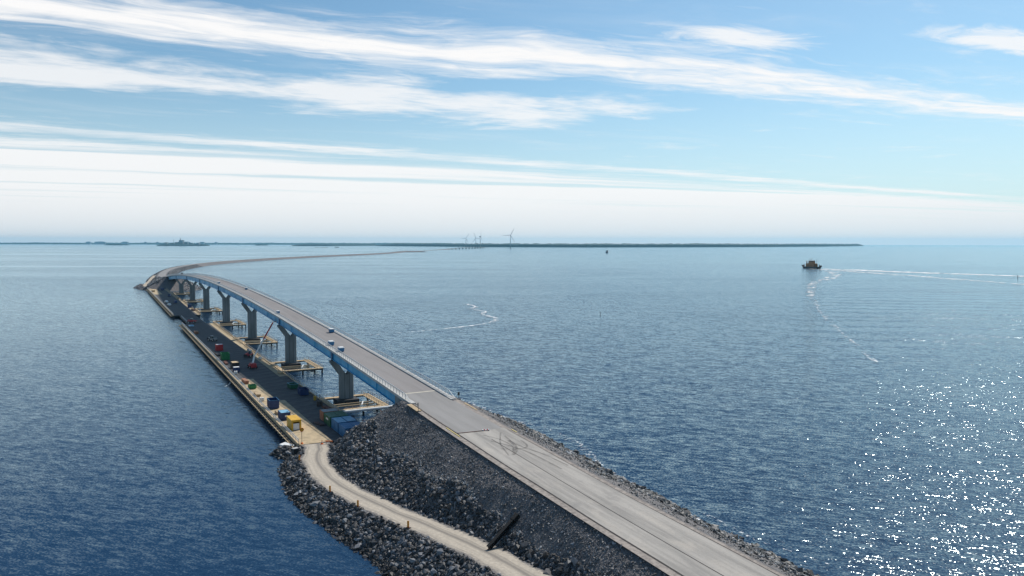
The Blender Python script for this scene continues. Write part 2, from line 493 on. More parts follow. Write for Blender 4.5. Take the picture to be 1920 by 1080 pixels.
def haul_query(s, t):
    """signed offset from the haul road's centre (+ to the seaward side) and its height, vectorised"""
    s = np.asarray(s, float); t = np.asarray(t, float)
    best = np.full(s.shape, 1e9); sg = np.zeros(s.shape); zz = np.zeros(s.shape)
    for i in range(len(HC) - 1):
        a = HC[i]; b = HC[i + 1]; d = b[:2] - a[:2]; L2 = d @ d
        k = np.clip(((s - a[0]) * d[0] + (t - a[1]) * d[1]) / L2, 0, 1)
        ex = s - (a[0] + k * d[0]); ey = t - (a[1] + k * d[1])
        dist = np.hypot(ex, ey)
        cr = d[0] * ey - d[1] * ex          # >0 left of travel (travel is towards -s): that is smaller t
        sel = dist < best
        best = np.where(sel, dist, best); sg = np.where(sel, np.where(cr < 0, 1.0, -1.0), sg)
        zz = np.where(sel, a[2] + k * (b[2] - a[2]), zz)
    return best * sg, zz
_lat = rng.random((256, 256))
def vnoise(x, y):
    x = np.asarray(x, float); y = np.asarray(y, float)
    xi = np.floor(x).astype(int); yi = np.floor(y).astype(int); fx = x - xi; fy = y - yi
    fx = fx * fx * (3 - 2 * fx); fy = fy * fy * (3 - 2 * fy)
    g00 = _lat[xi & 255, yi & 255]; g10 = _lat[(xi + 1) & 255, yi & 255]; g01 = _lat[xi & 255, (yi + 1) & 255]; g11 = _lat[(xi + 1) & 255, (yi + 1) & 255]
    return (g00 * (1 - fx) + g10 * fx) * (1 - fy) + (g01 * (1 - fx) + g11 * fx) * fy - 0.5
def fbm(x, y, o=3):
    r = 0
    for k in range(o): r = r + vnoise(x * 2 ** k + 17 * k, y * 2 ** k + 5 * k) / 2 ** k
    return r
ZD = np.vectorize(zdeck)
def bank_height(s, t):
    s = np.asarray(s, float); t = np.asarray(t, float)
    top = ZD(np.minimum(s, -66.0)) - 0.06
    over = np.maximum(s + 66.0, 0)
    side_l = np.maximum(t - 6.25, 0); side_r = np.maximum(-t - 6.4, 0)
    kn = np.interp(t, [-8.0, 2.7, 12.0, 19.0], [0.42, 0.55, 0.90, 1.0])
    dl = np.hypot(side_l, over * kn) / 1.52
    dr = np.hypot(side_r, over * kn) / np.where(t < 0, 1.52 + 0.43 * np.clip(-t / 8, 0, 1), 1.52)
    wob = fbm(s * 0.07, t * 0.07) * 1.1
    main = top - np.maximum(dl, dr) - np.where(np.maximum(dl, dr) > 0.2, 0.12 + wob * np.minimum(1, np.maximum(dl, dr) / 4), 0)
    off, hz = haul_query(s, t)
    main = np.where(off < 0, np.minimum(main, hz - 0.10 + np.maximum(-off - 3.3, 0) * 0.95), np.where(off < 30, np.minimum(main, hz - 0.10), main))
    w = 3.4
    lob = fbm(s * 0.10 + 9, t * 0.02, 2) * 2.6
    bench = np.where(off > 0, hz - 0.10 - np.maximum(off - w, 0) / (1.75 + 0.5 * lob * 0.3), hz - 0.10 - np.maximum(-off - 9.0, 0) / 1.5)
    bench = np.where(s > -47.5, bench - (s + 47.5) / 1.6, bench)
    # small spit of boulders beside the jetty's root
    spit = 1.9 - np.hypot((s + 47.0) / 1.5, (t - 28.2)) / 1.5
    return np.maximum(np.maximum(main, bench), np.maximum(spit, -2.5))
def build_bank():
    ss = np.arange(-262, 8.1, 0.9); tts = np.arange(-48, 44.1, 0.9)
    S, T = np.meshgrid(ss, tts, indexing='ij')
    Z = bank_height(S, T) + fbm(S * 0.9, T * 0.9, 2) * 0.18 * (np.abs(T) > 7.5)
    X, Y = S, T
    vs = np.stack([X, Y, Z], -1).reshape(-1, 3)
    ns, nt = S.shape
    idx = np.arange(ns * nt).reshape(ns, nt)
    keep = (np.maximum.reduce([Z[:-1, :-1], Z[1:, :-1], Z[:-1, 1:], Z[1:, 1:]]) > -1.8)
    q = np.stack([idx[:-1, :-1], idx[1:, :-1], idx[1:, 1:], idx[:-1, 1:]], -1)[keep]
    me = bpy.data.meshes.new('embankment'); me.from_pydata(vs.tolist(), [], q.tolist()); me.materials.append(M_ground)
    me.polygons.foreach_set('use_smooth', [True] * len(me.polygons))
    o = bpy.data.objects.new('embankment', me); COL.objects.link(o); o.location = BRF['loc']; o.rotation_euler = (0, 0, YAW)
    return struct(o)
BANK = build_bank()

# ------------------------------------------------------------------ rocks
PHI = (1 + 5 ** 0.5) / 2
ICO_V = np.array([(-1, PHI, 0), (1, PHI, 0), (-1, -PHI, 0), (1, -PHI, 0), (0, -1, PHI), (0, 1, PHI), (0, -1, -PHI), (0, 1, -PHI), (PHI, 0, -1), (PHI, 0, 1), (-PHI, 0, -1), (-PHI, 0, 1)]) / math.hypot(1, PHI)
ICO_F = np.array([(0, 11, 5), (0, 5, 1), (0, 1, 7), (0, 7, 10), (0, 10, 11), (1, 5, 9), (5, 11, 4), (11, 10, 2), (10, 7, 6), (7, 1, 8), (3, 9, 4), (3, 4, 2), (3, 2, 6), (3, 6, 8), (3, 8, 9), (4, 9, 5), (2, 4, 11), (6, 2, 10), (8, 6, 7), (9, 8, 1)])
OCT_V = np.array([(1, 0, 0), (-1, 0, 0), (0, 1, 0), (0, -1, 0), (0, 0, 1), (0, 0, -1)], float)
OCT_F = np.array([(0, 2, 4), (2, 1, 4), (1, 3, 4), (3, 0, 4), (2, 0, 5), (1, 2, 5), (3, 1, 5), (0, 3, 5)])
def rock_field(name, P, size, tint, small=False, parent=None, world=False, mat=None):
    """one mesh of many irregular angular rocks; P (n,3) centres, size (n,), tint (n,3)"""
    BV, BF = (OCT_V, OCT_F) if small else (ICO_V, ICO_F)
    n = len(P); nv = len(BV)
    V = np.repeat(BV[None], n, 0) * (1 + rng.uniform(-0.34, 0.34, (n, nv, 1)))
    V = V * (rng.uniform(0.55, 1.25, (n, 1, 3)) * size[:, None, None] * 0.5)
    ang = rng.uniform(0, 2 * math.pi, (n, 3))
    cx, sx = np.cos(ang), np.sin(ang)
    for ax in range(3):
        i, j = [(1, 2), (2, 0), (0, 1)][ax]
        a = V[..., i] * cx[:, ax, None] - V[..., j] * sx[:, ax, None]
        b = V[..., i] * sx[:, ax, None] + V[..., j] * cx[:, ax, None]
        V[..., i], V[..., j] = a, b
    V = V + P[:, None, :]
    F = BF[None] + (np.arange(n) * nv)[:, None, None]
    me = bpy.data.meshes.new(name)
    V = V.reshape(-1, 3); F = F.reshape(-1, 3)
    me.vertices.add(len(V)); me.vertices.foreach_set('co', V.ravel())
    me.loops.add(F.size); me.loops.foreach_set('vertex_index', F.ravel().astype(np.int32))
    me.polygons.add(len(F)); me.polygons.foreach_set('loop_start', (np.arange(len(F)) * 3).astype(np.int32))
    me.update(calc_edges=True)
    me.shade_flat()
    ca = me.color_attributes.new('tint', 'FLOAT_COLOR', 'POINT')
    C = np.ones((len(V), 4)); C[:, :3] = np.repeat(tint, nv, 0)
    ca.data.foreach_set('color', C.ravel())
    me.materials.append(mat or M_rock)
    o = bpy.data.objects.new(name, me); COL.objects.link(o)
    if not world:
        if parent is None:
            o.location = BRF['loc']; o.rotation_euler = (0, 0, YAW)
    if parent: o.parent = parent
    return o
def tints(n, lo, hi, warm=0.0):
    k = rng.uniform(0, 1, n) ** 2.2
    v = lo + (hi - lo) * k
    hue = rng.normal(0, 0.06, n)
    return np.stack([v * (0.96 + warm + hue), v * (0.98 + warm * 0.5), v * (1.06 - warm - hue)], -1)
def gravel_edge(s):
    """t at which the coarse rock starts on the landward slope"""
    return np.interp(s, [-190, -160, -130, -109, -100, -89, -77, -67, -60, -50], [9.0, 10.0, 11.7, 12.1, 14.0, 13.8, 15.6, 12.4, 13.0, 11.0]) + 0.9 * fbm(s * 0.35 + 3, s * 0 + 1.3, 2)
def scatter_riprap():
    n = 135000
    s = rng.uniform(-178, -40, n); t = rng.uniform(7, 38, n)
    z = bank_height(s, t)
    off, hz = haul_query(s, t)
    ok = (z > -0.7) & ((np.abs(off) > 2.75 + 0.5 * rng.random(n)) | (s > -48)) & (t > gravel_edge(s) - 0.3 * rng.random(n))
    ok &= ~((s > -48.5) & (t > 8) & (t < 25.8))
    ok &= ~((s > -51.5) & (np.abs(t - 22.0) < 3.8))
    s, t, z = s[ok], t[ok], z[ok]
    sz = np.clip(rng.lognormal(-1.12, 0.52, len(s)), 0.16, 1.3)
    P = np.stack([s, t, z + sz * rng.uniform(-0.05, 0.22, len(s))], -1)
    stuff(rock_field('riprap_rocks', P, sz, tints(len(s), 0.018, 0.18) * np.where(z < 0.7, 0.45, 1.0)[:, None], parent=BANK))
    # seaward (sunny) slope of the road bank
    n = 46000
    s = rng.uniform(-190, 0, n); t = rng.uniform(-42, -6.4, n)
    z = bank_height(s, t)
    ok = (z > -0.7) & (t < -6.5 - 1.0 * rng.random(n))
    low = np.clip((9 - z) / 8, 0.45, 1)
    ok &= rng.random(n) < low
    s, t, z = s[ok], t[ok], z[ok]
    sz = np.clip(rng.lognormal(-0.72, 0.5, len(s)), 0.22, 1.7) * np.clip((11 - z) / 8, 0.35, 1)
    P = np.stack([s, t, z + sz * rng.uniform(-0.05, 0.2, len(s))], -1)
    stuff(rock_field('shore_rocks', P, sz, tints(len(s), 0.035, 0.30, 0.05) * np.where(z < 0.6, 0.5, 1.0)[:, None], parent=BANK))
    # nose under the bridge
    n = 5000
    s = rng.uniform(-66, 6, n); t = rng.uniform(-40, 12, n); z = bank_height(s, t)
    ok = (z > -0.7) & (z < 4.0 + rng.random(n)) & ~((s > -50) & (t > 8.2))
    s, t, z = s[ok], t[ok], z[ok]
    sz = np.clip(rng.lognormal(-0.5, 0.4, len(s)), 0.3, 1.5)
    stuff(rock_field('nose_rocks', np.stack([s, t, z], -1), sz, tints(len(s), 0.035, 0.18), parent=BANK))
    # crushed stone on the finer slope
    n = 40000
    s = rng.uniform(-170, -40, n); t = rng.uniform(6.5, 18, n); z = bank_height(s, t)
    ok = (t < gravel_edge(s) + 0.6) & (z > 2.6)
    s, t, z = s[ok], t[ok], z[ok]
    sz = np.clip(rng.lognormal(-1.75, 0.45, len(s)), 0.09, 0.55)
    stuff(rock_field('crushed_stone', np.stack([s, t, z + sz * 0.1], -1), sz, tints(len(s), 0.06, 0.27, 0.02), small=True, parent=BANK))
    # a broken line of paler stones where the fine slope meets the coarse rock
    n = 900
    s = rng.uniform(-137, -84, n); t = gravel_edge(s) - 0.25 + rng.normal(0, 0.28, n); z = bank_height(s, t)
    ok = vnoise(s * 0.35, s * 0) > -0.22
    s, t, z = s[ok], t[ok], z[ok]; sz = np.clip(rng.lognormal(-1.35, 0.4, len(s)), 0.12, 0.6)
    stuff(rock_field('ledge_stones', np.stack([s, t, z + 0.12], -1), sz, tints(len(s), 0.16, 0.42, 0.05), small=True, parent=BANK))
    # single boulders big enough to pick out: at the water's edge on both sides
    protos = []
    for k in range(6):
        P0 = np.zeros((1, 3)); o = rock_field('boulder', P0, np.array([1.0]), tints(1, 0.07, 0.24, 0.03), parent=BANK)
        protos.append(o.data); bpy.data.objects.remove(o)
    spots = []
    tries = 0
    while len(spots) < 150 and tries < 9000:
        tries += 1
        if rng.random() < 0.45:
            s_, t_ = rng.uniform(-112, -60), rng.uniform(-38, -24)
        else:
            s_, t_ = rng.uniform(-140, -42), rng.uniform(25, 37)
        z_ = float(bank_height(s_, t_))
        if -0.5 < z_ < 2.2:
            off, _ = haul_query(np.array([s_]), np.array([t_]))
            if t_ < 0 or off[0] > 3.8: spots.append((s_, t_, z_))
    for i, (s_, t_, z_) in enumerate(spots):
        o = link('boulder', protos[i % 6], BANK, (s_, t_, z_ + 0.15))
        k = rng.uniform(0.7, 1.7)
        o.scale = (k * rng.uniform(0.8, 1.3), k * rng.uniform(0.7, 1.1), k * rng.uniform(0.5, 0.8)); o.rotation_euler = (rng.uniform(-.3, .3), rng.uniform(-.3, .3), rng.uniform(0, 6))
scatter_riprap()

# ------------------------------------------------------------------ roads on the bank
def strip(name, t0, t1, s0, s1, dz, mat, ds=4.0, tfun=None):
    n = max(2, int(abs(s1 - s0) / ds)); mb = MB(); vs = []; fs = []
    for i in range(n + 1):
        s = s0 + (s1 - s0) * i / n; z = zdeck(s) + dz
        w = tfun(s) if tfun else 0.0
        for t in (t0, (t0 + t1) / 2, t1): vs.append((s, t + w, z))
    for i in range(n):
        for j in range(2):
            a = i * 3 + j; fs.append((a, a + 3, a + 4, a + 1))
    mb.verts(vs, fs)
    o = mb.build(name, mat); o.location = BRF['loc']; o.rotation_euler = (0, 0, YAW)
    return o
struct(strip('road', -5.2, 5.15, -262, -94.3, 0.008, M_oldroad))
struct(strip('road', -4.75, 4.85, -94.3, -71.0, 0.010, M_asphn))
struct(strip('road', -4.3, 4.3, -71.0, -61.0, 0.012, M_asphn))
struct(strip('road_shoulder', 4.75, 6.45, -262, -70.0, 0.0, M_shoulder))
struct(strip('road_shoulder', -6.0, -4.70, -262, -69.0, 0.0, M_shoulder))
# dark gutter seams along both road edges
struct(strip('gutter_seam', 4.98, 5.30, -262, -70.0, 0.016, M_gutter, tfun=lambda s: 0.05 * math.sin(s * 0.21)))
struct(strip('gutter_seam', -5.30, -5.18, -262, -96.0, 0.016, M_gutter, tfun=lambda s: 0.12 * math.sin(s * 0.13)))
struct(strip('road_seam', 0.55, 0.72, -262, -100.0, 0.014, M_gutter, tfun=lambda s: 0.10 * math.sin(s * 0.07)))

def haul_road():
    m = bpy.data.materials.new('haul_road_sand'); m.use_nodes = True
    t = m.node_tree; h = NT(t); p = t.nodes['Principled BSDF']
    uv = h.n('ShaderNodeUVMap'); u, v, _ = h.sep(uv.outputs[0])
    n1 = h.noise(h.xyz(h.mul(u, 0.12), h.mul(v, 14.0)), 1.0, 5.0, 0.65)
    n2 = h.noise(h.xyz(u, h.mul(v, 6.0)), 1.6, 5.0, 0.7)
    wv = h.add(v, h.mul(h.sub(h.noise(h.xyz(h.mul(u, 0.10), 0.0), 1.0, 2.0), 0.5), 0.14))
    rut = h.maxi(h.gauss(wv, 0.56, 0.07), h.maxi(h.mul(h.gauss(wv, 0.66, 0.035), 0.6), h.mul(h.gauss(wv, 0.17, 0.03), 0.5)))
    c = h.mix(h.ss(n2, 0.3, 0.7), (0.50, 0.44, 0.36), (0.36, 0.315, 0.26))
    c = h.mix(h.mul(h.ss(n1, 0.35, 0.7), 0.5), c, (0.29, 0.255, 0.215))
    c = h.mix(h.mul(rut, 0.9), c, (0.185, 0.165, 0.145))
    ed = h.add(h.m('ABSOLUTE', h.sub(v, 0.5)), h.mul(h.sub(n2, 0.5), 0.30))
    c = h.mix(h.ss(ed, 0.33, 0.46), c, (0.14, 0.13, 0.125))
    h.put(p.inputs['Base Color'], c); p.inputs['Roughness'].default_value = 0.95
    b = h.n('ShaderNodeBump'); b.inputs['Strength'].default_value = 0.5; b.inputs['Distance'].default_value = 0.08
    h.put(b.inputs['Height'], h.sub(n2, h.mul(rut, 0.6))); t.links.new(b.outputs[0], p.inputs['Normal'])
    ribbon('haul_road', [(q[0], q[1], q[2] + 0.05) for q in HC], [6.2 + 0.5 * math.sin(i * 0.9) for i in range(len(HC))], m, nx=6)
def ribbon(name, pts, widths, mat, nx=4, bridge_frame=True, parent=None):
    """flat ribbon through pts with UVs: u in metres along, v 0..1 across"""
    P = np.array(pts, float); n = len(P)
    d = np.gradient(P[:, :2], axis=0); d /= np.linalg.norm(d, axis=1)[:, None] + 1e-9
    nr = np.stack([-d[:, 1], d[:, 0]], -1)
    L = np.concatenate([[0], np.cumsum(np.linalg.norm(np.diff(P[:, :2], axis=0), axis=1))])
    vs = []; uvs = []
    for i in range(n):
        for j in range(nx + 1):
            k = j / nx
            q = P[i, :2] + nr[i] * (k - 0.5) * widths[i]
            vs.append((q[0], q[1], P[i, 2])); uvs.append((L[i], k))
    fs = []
    for i in range(n - 1):
        for j in range(nx):
            a = i * (nx + 1) + j; fs.append((a, a + nx + 1, a + nx + 2, a + 1))
    me = bpy.data.meshes.new(name); me.from_pydata(vs, [], fs); me.materials.append(mat)
    ul = me.uv_layers.new(name='UVMap')
    li = np.empty(len(me.loops), np.int32); me.loops.foreach_get('vertex_index', li)
    ul.data.foreach_set('uv', np.array(uvs)[li].ravel())
    o = bpy.data.objects.new(name, me); COL.objects.link(o)
    if bridge_frame and not parent: o.location = BRF['loc']; o.rotation_euler = (0, 0, YAW)
    if parent: o.parent = parent
    return struct(o) if not parent else o
haul_road()

# ------------------------------------------------------------------ tyre marks on the road
def tyre_marks():
    m = bpy.data.materials.new('tyre_mark_rubber'); m.use_nodes = True
    t = m.node_tree; h = NT(t); p = t.nodes['Principled BSDF']
    uv = h.n('ShaderNodeUVMap'); u, v, _ = h.sep(uv.outputs[0])
    n1 = h.noise(h.xyz(h.mul(u, 0.5), h.mul(v, 3.0)), 1.0, 4.0, 0.65)
    al = h.mul(h.ss(n1, 0.25, 0.65), h.ss(h.m('ABSOLUTE', h.sub(v, 0.5)), 0.5, 0.2))
    p.inputs['Base Color'].default_value = (0.055, 0.048, 0.045, 1); p.inputs['Roughness'].default_value = 0.85
    h.put(p.inputs['Alpha'], h.mul(al, 0.42))
    curves = [
        ([(-99, -2.8), (-103, -2.2), (-107, -2.6), (-112, -3.9), (-119, -4.6)], 0.55),
        ([(-101, 1.2), (-105, -0.6), (-109, -1.8), (-114, -2.3), (-120, -2.6)], 0.6),
        ([(-106, 1.8), (-107, -0.3), (-107.5, -2.4), (-106, -3.8), (-103, -4.2)], 0.5),
        ([(-110, 1.3), (-108, -0.4), (-105.5, -1.6), (-102, -2.0)], 0.9),
        ([(-97, 0.9), (-101, -0.8), (-105.5, -1.0), (-108.5, 0.6)], 0.45),
        ([(-97, -3.0), (-100.0, -1.3), (-104, 0.6), (-110, 2.2)], 0.4)]
    for c, w in curves:
        P = catmull([(a, b) for a, b in c], 8)
        Q = [(a, b, zdeck(a) + 0.022 + 0.002 * curves.index((c, w))) for a, b in P]
        ribbon('tyre_mark', Q, [w] * len(Q), m, nx=2)
tyre_marks()

# ------------------------------------------------------------------ the bridge
PIERS = [0.0, 77.8, 165.9, 256.3, 356.0, 452.0, 554.0]
def stations(s0, s1, ds=8.0):
    n = max(1, int(round((s1 - s0) / ds)))
    return [(s0 + (s1 - s0) * i / n, 0.0, zdeck(s0 + (s1 - s0) * i / n)) for i in range(n + 1)]
def build_bridge():
    B = frame('road_bridge')
    tag(B, 'long road bridge with bright blue steel girders on grey forked concrete piers', 'bridge')
    MB().sweep([(-5.05, -0.36), (5.05, -0.36), (5.05, -0.03), (-5.05, -0.03)], stations(S0, S1)).build('deck_slab', M_concrete, B)
    mb = MB(); st = stations(S0 + 0.4, S1); vs = []; fs = []
    for (s, _, z) in st:
        for t in (-4.28, 0, 4.28): vs.append((s, t, z + 0.012))
    for i in range(len(st) - 1):
        for j in range(2):
            a = i * 3 + j; fs.append((a, a + 3, a + 4, a + 1))
    mb.verts(vs, fs).build('road_surface', M_asph, B)
    MB().verts([(S0 - 0.25, -4.3, zdeck(S0) + 0.02), (S0 + 0.42, -4.3, zdeck(S0) + 0.045), (S0 + 0.42, 4.3, zdeck(S0) + 0.045), (S0 - 0.25, 4.3, zdeck(S0) + 0.02)], [(0, 1, 2, 3)]).build('expansion_joint', M_joint, B)
    for sg in (-1, 1):
        a, b = sorted((sg * 4.30, sg * 5.62))
        MB().sweep([(a, -0.30), (b, -0.42), (b, 0.20), (a, 0.17)] if sg > 0 else [(a, -0.42), (b, -0.30), (b, 0.17), (a, 0.20)], stations(S0 - 9.0, S1 + 8)).build('edge_beam', M_concrete, B)
        # plate girder: web with top and bottom flange
        g0 = sg * 4.05
        gr = MB().sweep([(g0 - 0.45, -3.45), (g0 + 0.45, -3.45), (g0 + 0.45, -3.37), (g0 + 0.03, -3.37), (g0 + 0.03, -0.46), (g0 + 0.42, -0.46), (g0 + 0.42, -0.37), (g0 - 0.42, -0.37), (g0 - 0.42, -0.46), (g0 - 0.03, -0.46), (g0 - 0.03, -3.37), (g0 - 0.45, -3.37)],
                        stations(S0 + 2.2, S1 - 2.0)).build('girder', M_blue, B)
        # stiffeners: a strong pair over each pier, a thin one at the splices between
        for ps in PIERS:
            z = zdeck(ps)
            MB().box(ps - 0.75, ps + 0.75, min(g0 + sg * 0.03, g0 + sg * 0.40), max(g0 + sg * 0.03, g0 + sg * 0.40), z - 3.365, z - 0.465).build('stiffener', M_bluedark, gr)
        allp = [S0 + 2.5] + PIERS + [S1 - 3]
        for a_, b_ in zip(allp, allp[1:]):
            for k in (0.28, 0.72):
                ps = a_ + (b_ - a_) * k; z = zdeck(ps)
                MB().box(ps - 0.09, ps + 0.09, min(g0 + sg * 0.03, g0 + sg * 0.20), max(g0 + sg * 0.03, g0 + sg * 0.20), z - 3.365, z - 0.465).build('splice_plate', M_blue, gr)
    # cross frames between the girders, at the piers and thirds
    for a_, b_ in zip(PIERS, PIERS[1:]):
        for k in (0.0, 0.33, 0.66):
            ps = a_ + (b_ - a_) * k; z = zdeck(ps)
            mb = MB().bar((ps, -3.98, z - 3.0), (ps, 3.98, z - 3.0), 0.18, 0.25).bar((ps, -3.98, z - 0.9), (ps, 3.98, z - 0.9), 0.18, 0.25)
            mb.bar((ps, -3.9, z - 2.95), (ps, 0, z - 1.05), 0.14, 0.14).bar((ps, 3.9, z - 2.95), (ps, 0, z - 1.05), 0.14, 0.14)
            mb.build('cross_frame', M_blue, B)
    # piers
    for ps in PIERS:
        zt = zdeck(ps) - 3.85; zb = 1.9; zf = zt - 4.75; zn = zt - 4.45
        out = [(-2.05, zb), (2.05, zb), (2.05, zf), (5.0, zt - 0.5), (5.0, zt), (3.25, zt), (0.22, zn), (-0.22, zn), (-3.25, zt), (-5.0, zt), (-5.0, zt - 0.5), (-2.05, zf)]
        n = len(out)
        mb = MB()
        vs = [(ps - 1.15, p[0], p[1]) for p in out] + [(ps + 1.15, p[0], p[1]) for p in out]
        caps = [(0, 1, 2, 11), (2, 6, 7, 11), (2, 3, 4, 5, 6), (11, 7, 8, 9, 10)]
        fs = [(i, (i + 1) % n, n + (i + 1) % n, n + i) for i in range(n)] + [tuple(reversed(c)) for c in caps] + [tuple(i + n for i in c) for c in caps]
        P = mb.verts(vs, fs).build('pier', M_pierconc, B, bevel=0.12)
        for t in (-4.05, 4.05):
            MB().box(ps - 0.45, ps + 0.45, t - 0.5, t + 0.5, zt - 0.02, zdeck(ps) - 3.45).build('bearing', M_dark, P)
        for t in (-0.75, 0.75):
            MB().box(ps - 1.165, ps - 1.153, t - 0.06, t + 0.06, zb + 0.3, zf + 1.2).build('formwork_groove', M_dark, P)
        MB().box(ps - 2.6, ps + 2.6, -3.4, 3.4, -1.5, zb).build('pile_cap', M_dark, P, bevel=0.1)
    # abutments
    for s_a, d in ((S0, -1), (S1, 1)):
        a, b = sorted((s_a + d * 0.2 - d * 1.2, s_a + d * 9))
        z = zdeck(s_a)
        mb = MB().box(a, a + (b - a) * 0.25 if d > 0 else b, -5.0, 5.0, z - 9.0, z - 3.6) if False else MB()
        if d < 0:
            mb.box(S0 - 1.0, S0 + 2.0, -5.0, 5.0, z - 9.5, z - 3.75)
            mb.box(S0 - 2.2, S0 - 1.0, -5.0, 5.0, z - 9.5, z - 0.45)
            for q in (-1, 1):
                y0, y1 = sorted((q * 4.55, q * 5.30))
                mb.hexa([(S0 - 9, y0, z - 4.2), (S0 - 2.2, y0, z - 9.5), (S0 - 2.2, y1, z - 9.5), (S0 - 9, y1, z - 4.2)],
                        [(S0 - 9, y0, zdeck(S0 - 9) - 0.44), (S0 - 2.2, y0, zdeck(S0 - 2.2) - 0.44), (S0 - 2.2, y1, zdeck(S0 - 2.2) - 0.44), (S0 - 9, y1, zdeck(S0 - 9) - 0.44)])
                mb.hexa([(S0 - 2.2, y0, z - 9.5), (S0 + 2.0, y0, z - 9.5), (S0 + 2.0, y1, z - 9.5), (S0 - 2.2, y1, z - 9.5)],
                        [(S0 - 2.2, y0, zdeck(S0 - 2.2) - 0.44), (S0 + 2.0, y0, zdeck(S0 + 2) - 0.44), (S0 + 2.0, y1, zdeck(S0 + 2) - 0.44), (S0 - 2.2, y1, zdeck(S0 - 2.2) - 0.44)])
        else:
            mb.box(S1 - 1.8, S1 + 9, -5.3, 5.3, z - 14.0, z - 0.75)
        mb.build('abutment', M_pierconc, B)
    # railings with a post every two metres: the near posts one by one, the rest as one mesh
    post = MB().box(-0.04, 0.04, -0.06, 0.06, 0.0, 1.16).mesh('post', M_galv)
    for sg in (-1, 1):
        tr = sg * 5.36
        r = MB()
        for hz, w in ((1.20, 0.13), (0.86, 0.05), (0.52, 0.05)):
            r.sweep([(tr - w / 2, hz - w / 2 + 0.19), (tr + w / 2, hz - w / 2 + 0.19), (tr + w / 2, hz + w / 2 + 0.19), (tr - w / 2, hz + w / 2 + 0.19)], stations(S0 - 5.5, S1 + 6, 8.0))
        za = zdeck(S0 - 5.5); r.bar((S0 - 5.5, tr, za + 1.36), (S0 - 9.0, tr, zdeck(S0 - 9) + 0.22), 0.10, 0.10)
        rail = r.build('railing', M_galv, B)
        far = MB(); k = 0; s = S0 - 5.4
        while s < S1 + 6:
            z = zdeck(s) + 0.17
            if k < 148: link('post', post, rail, (s, tr, z))
            else: far.box(s - 0.04, s + 0.04, tr - 0.06, tr + 0.06, z, z + 1.16)
            s += 2.0; k += 1
        stuff(far.build('distant_posts', M_galv, rail))
    return B
build_bridge()

# ------------------------------------------------------------------ temporary working jetties
ZJ = 2.0
def railing_run(mb_posts, name, parent, p0, p1, z, mat, step=2.4, hgt=1.1, thin=0.06, rails=(1.08, 0.55)):
    """a run of handrail as one part (rails), with posts as its sub-parts"""
    a = Vector((*p0, z)); b = Vector((*p1, z)); L = (b - a).length
    m = MB()
    for h in rails: m.bar(a + Vector((0, 0, h)), b + Vector((0, 0, h)), thin * 1.3, thin * 1.3)
    r = m.build(name, mat, parent)
    n = max(1, int(L / step))
    for i in range(n + 1):
        q = a + (b - a) * (i / n)
        link('post', mb_posts, r, tuple(q))
    return r
POST_G = MB().box(-0.045, 0.045, -0.045, 0.045, 0, 1.12).mesh('post', M_galv)
POST_D = MB().box(-0.045, 0.045, -0.045, 0.045, 0, 1.12).mesh('post', M_dark)
POST_W = MB().box(-0.06, 0.06, -0.06, 0.06, 0, 1.12).mesh('post', M_timber)

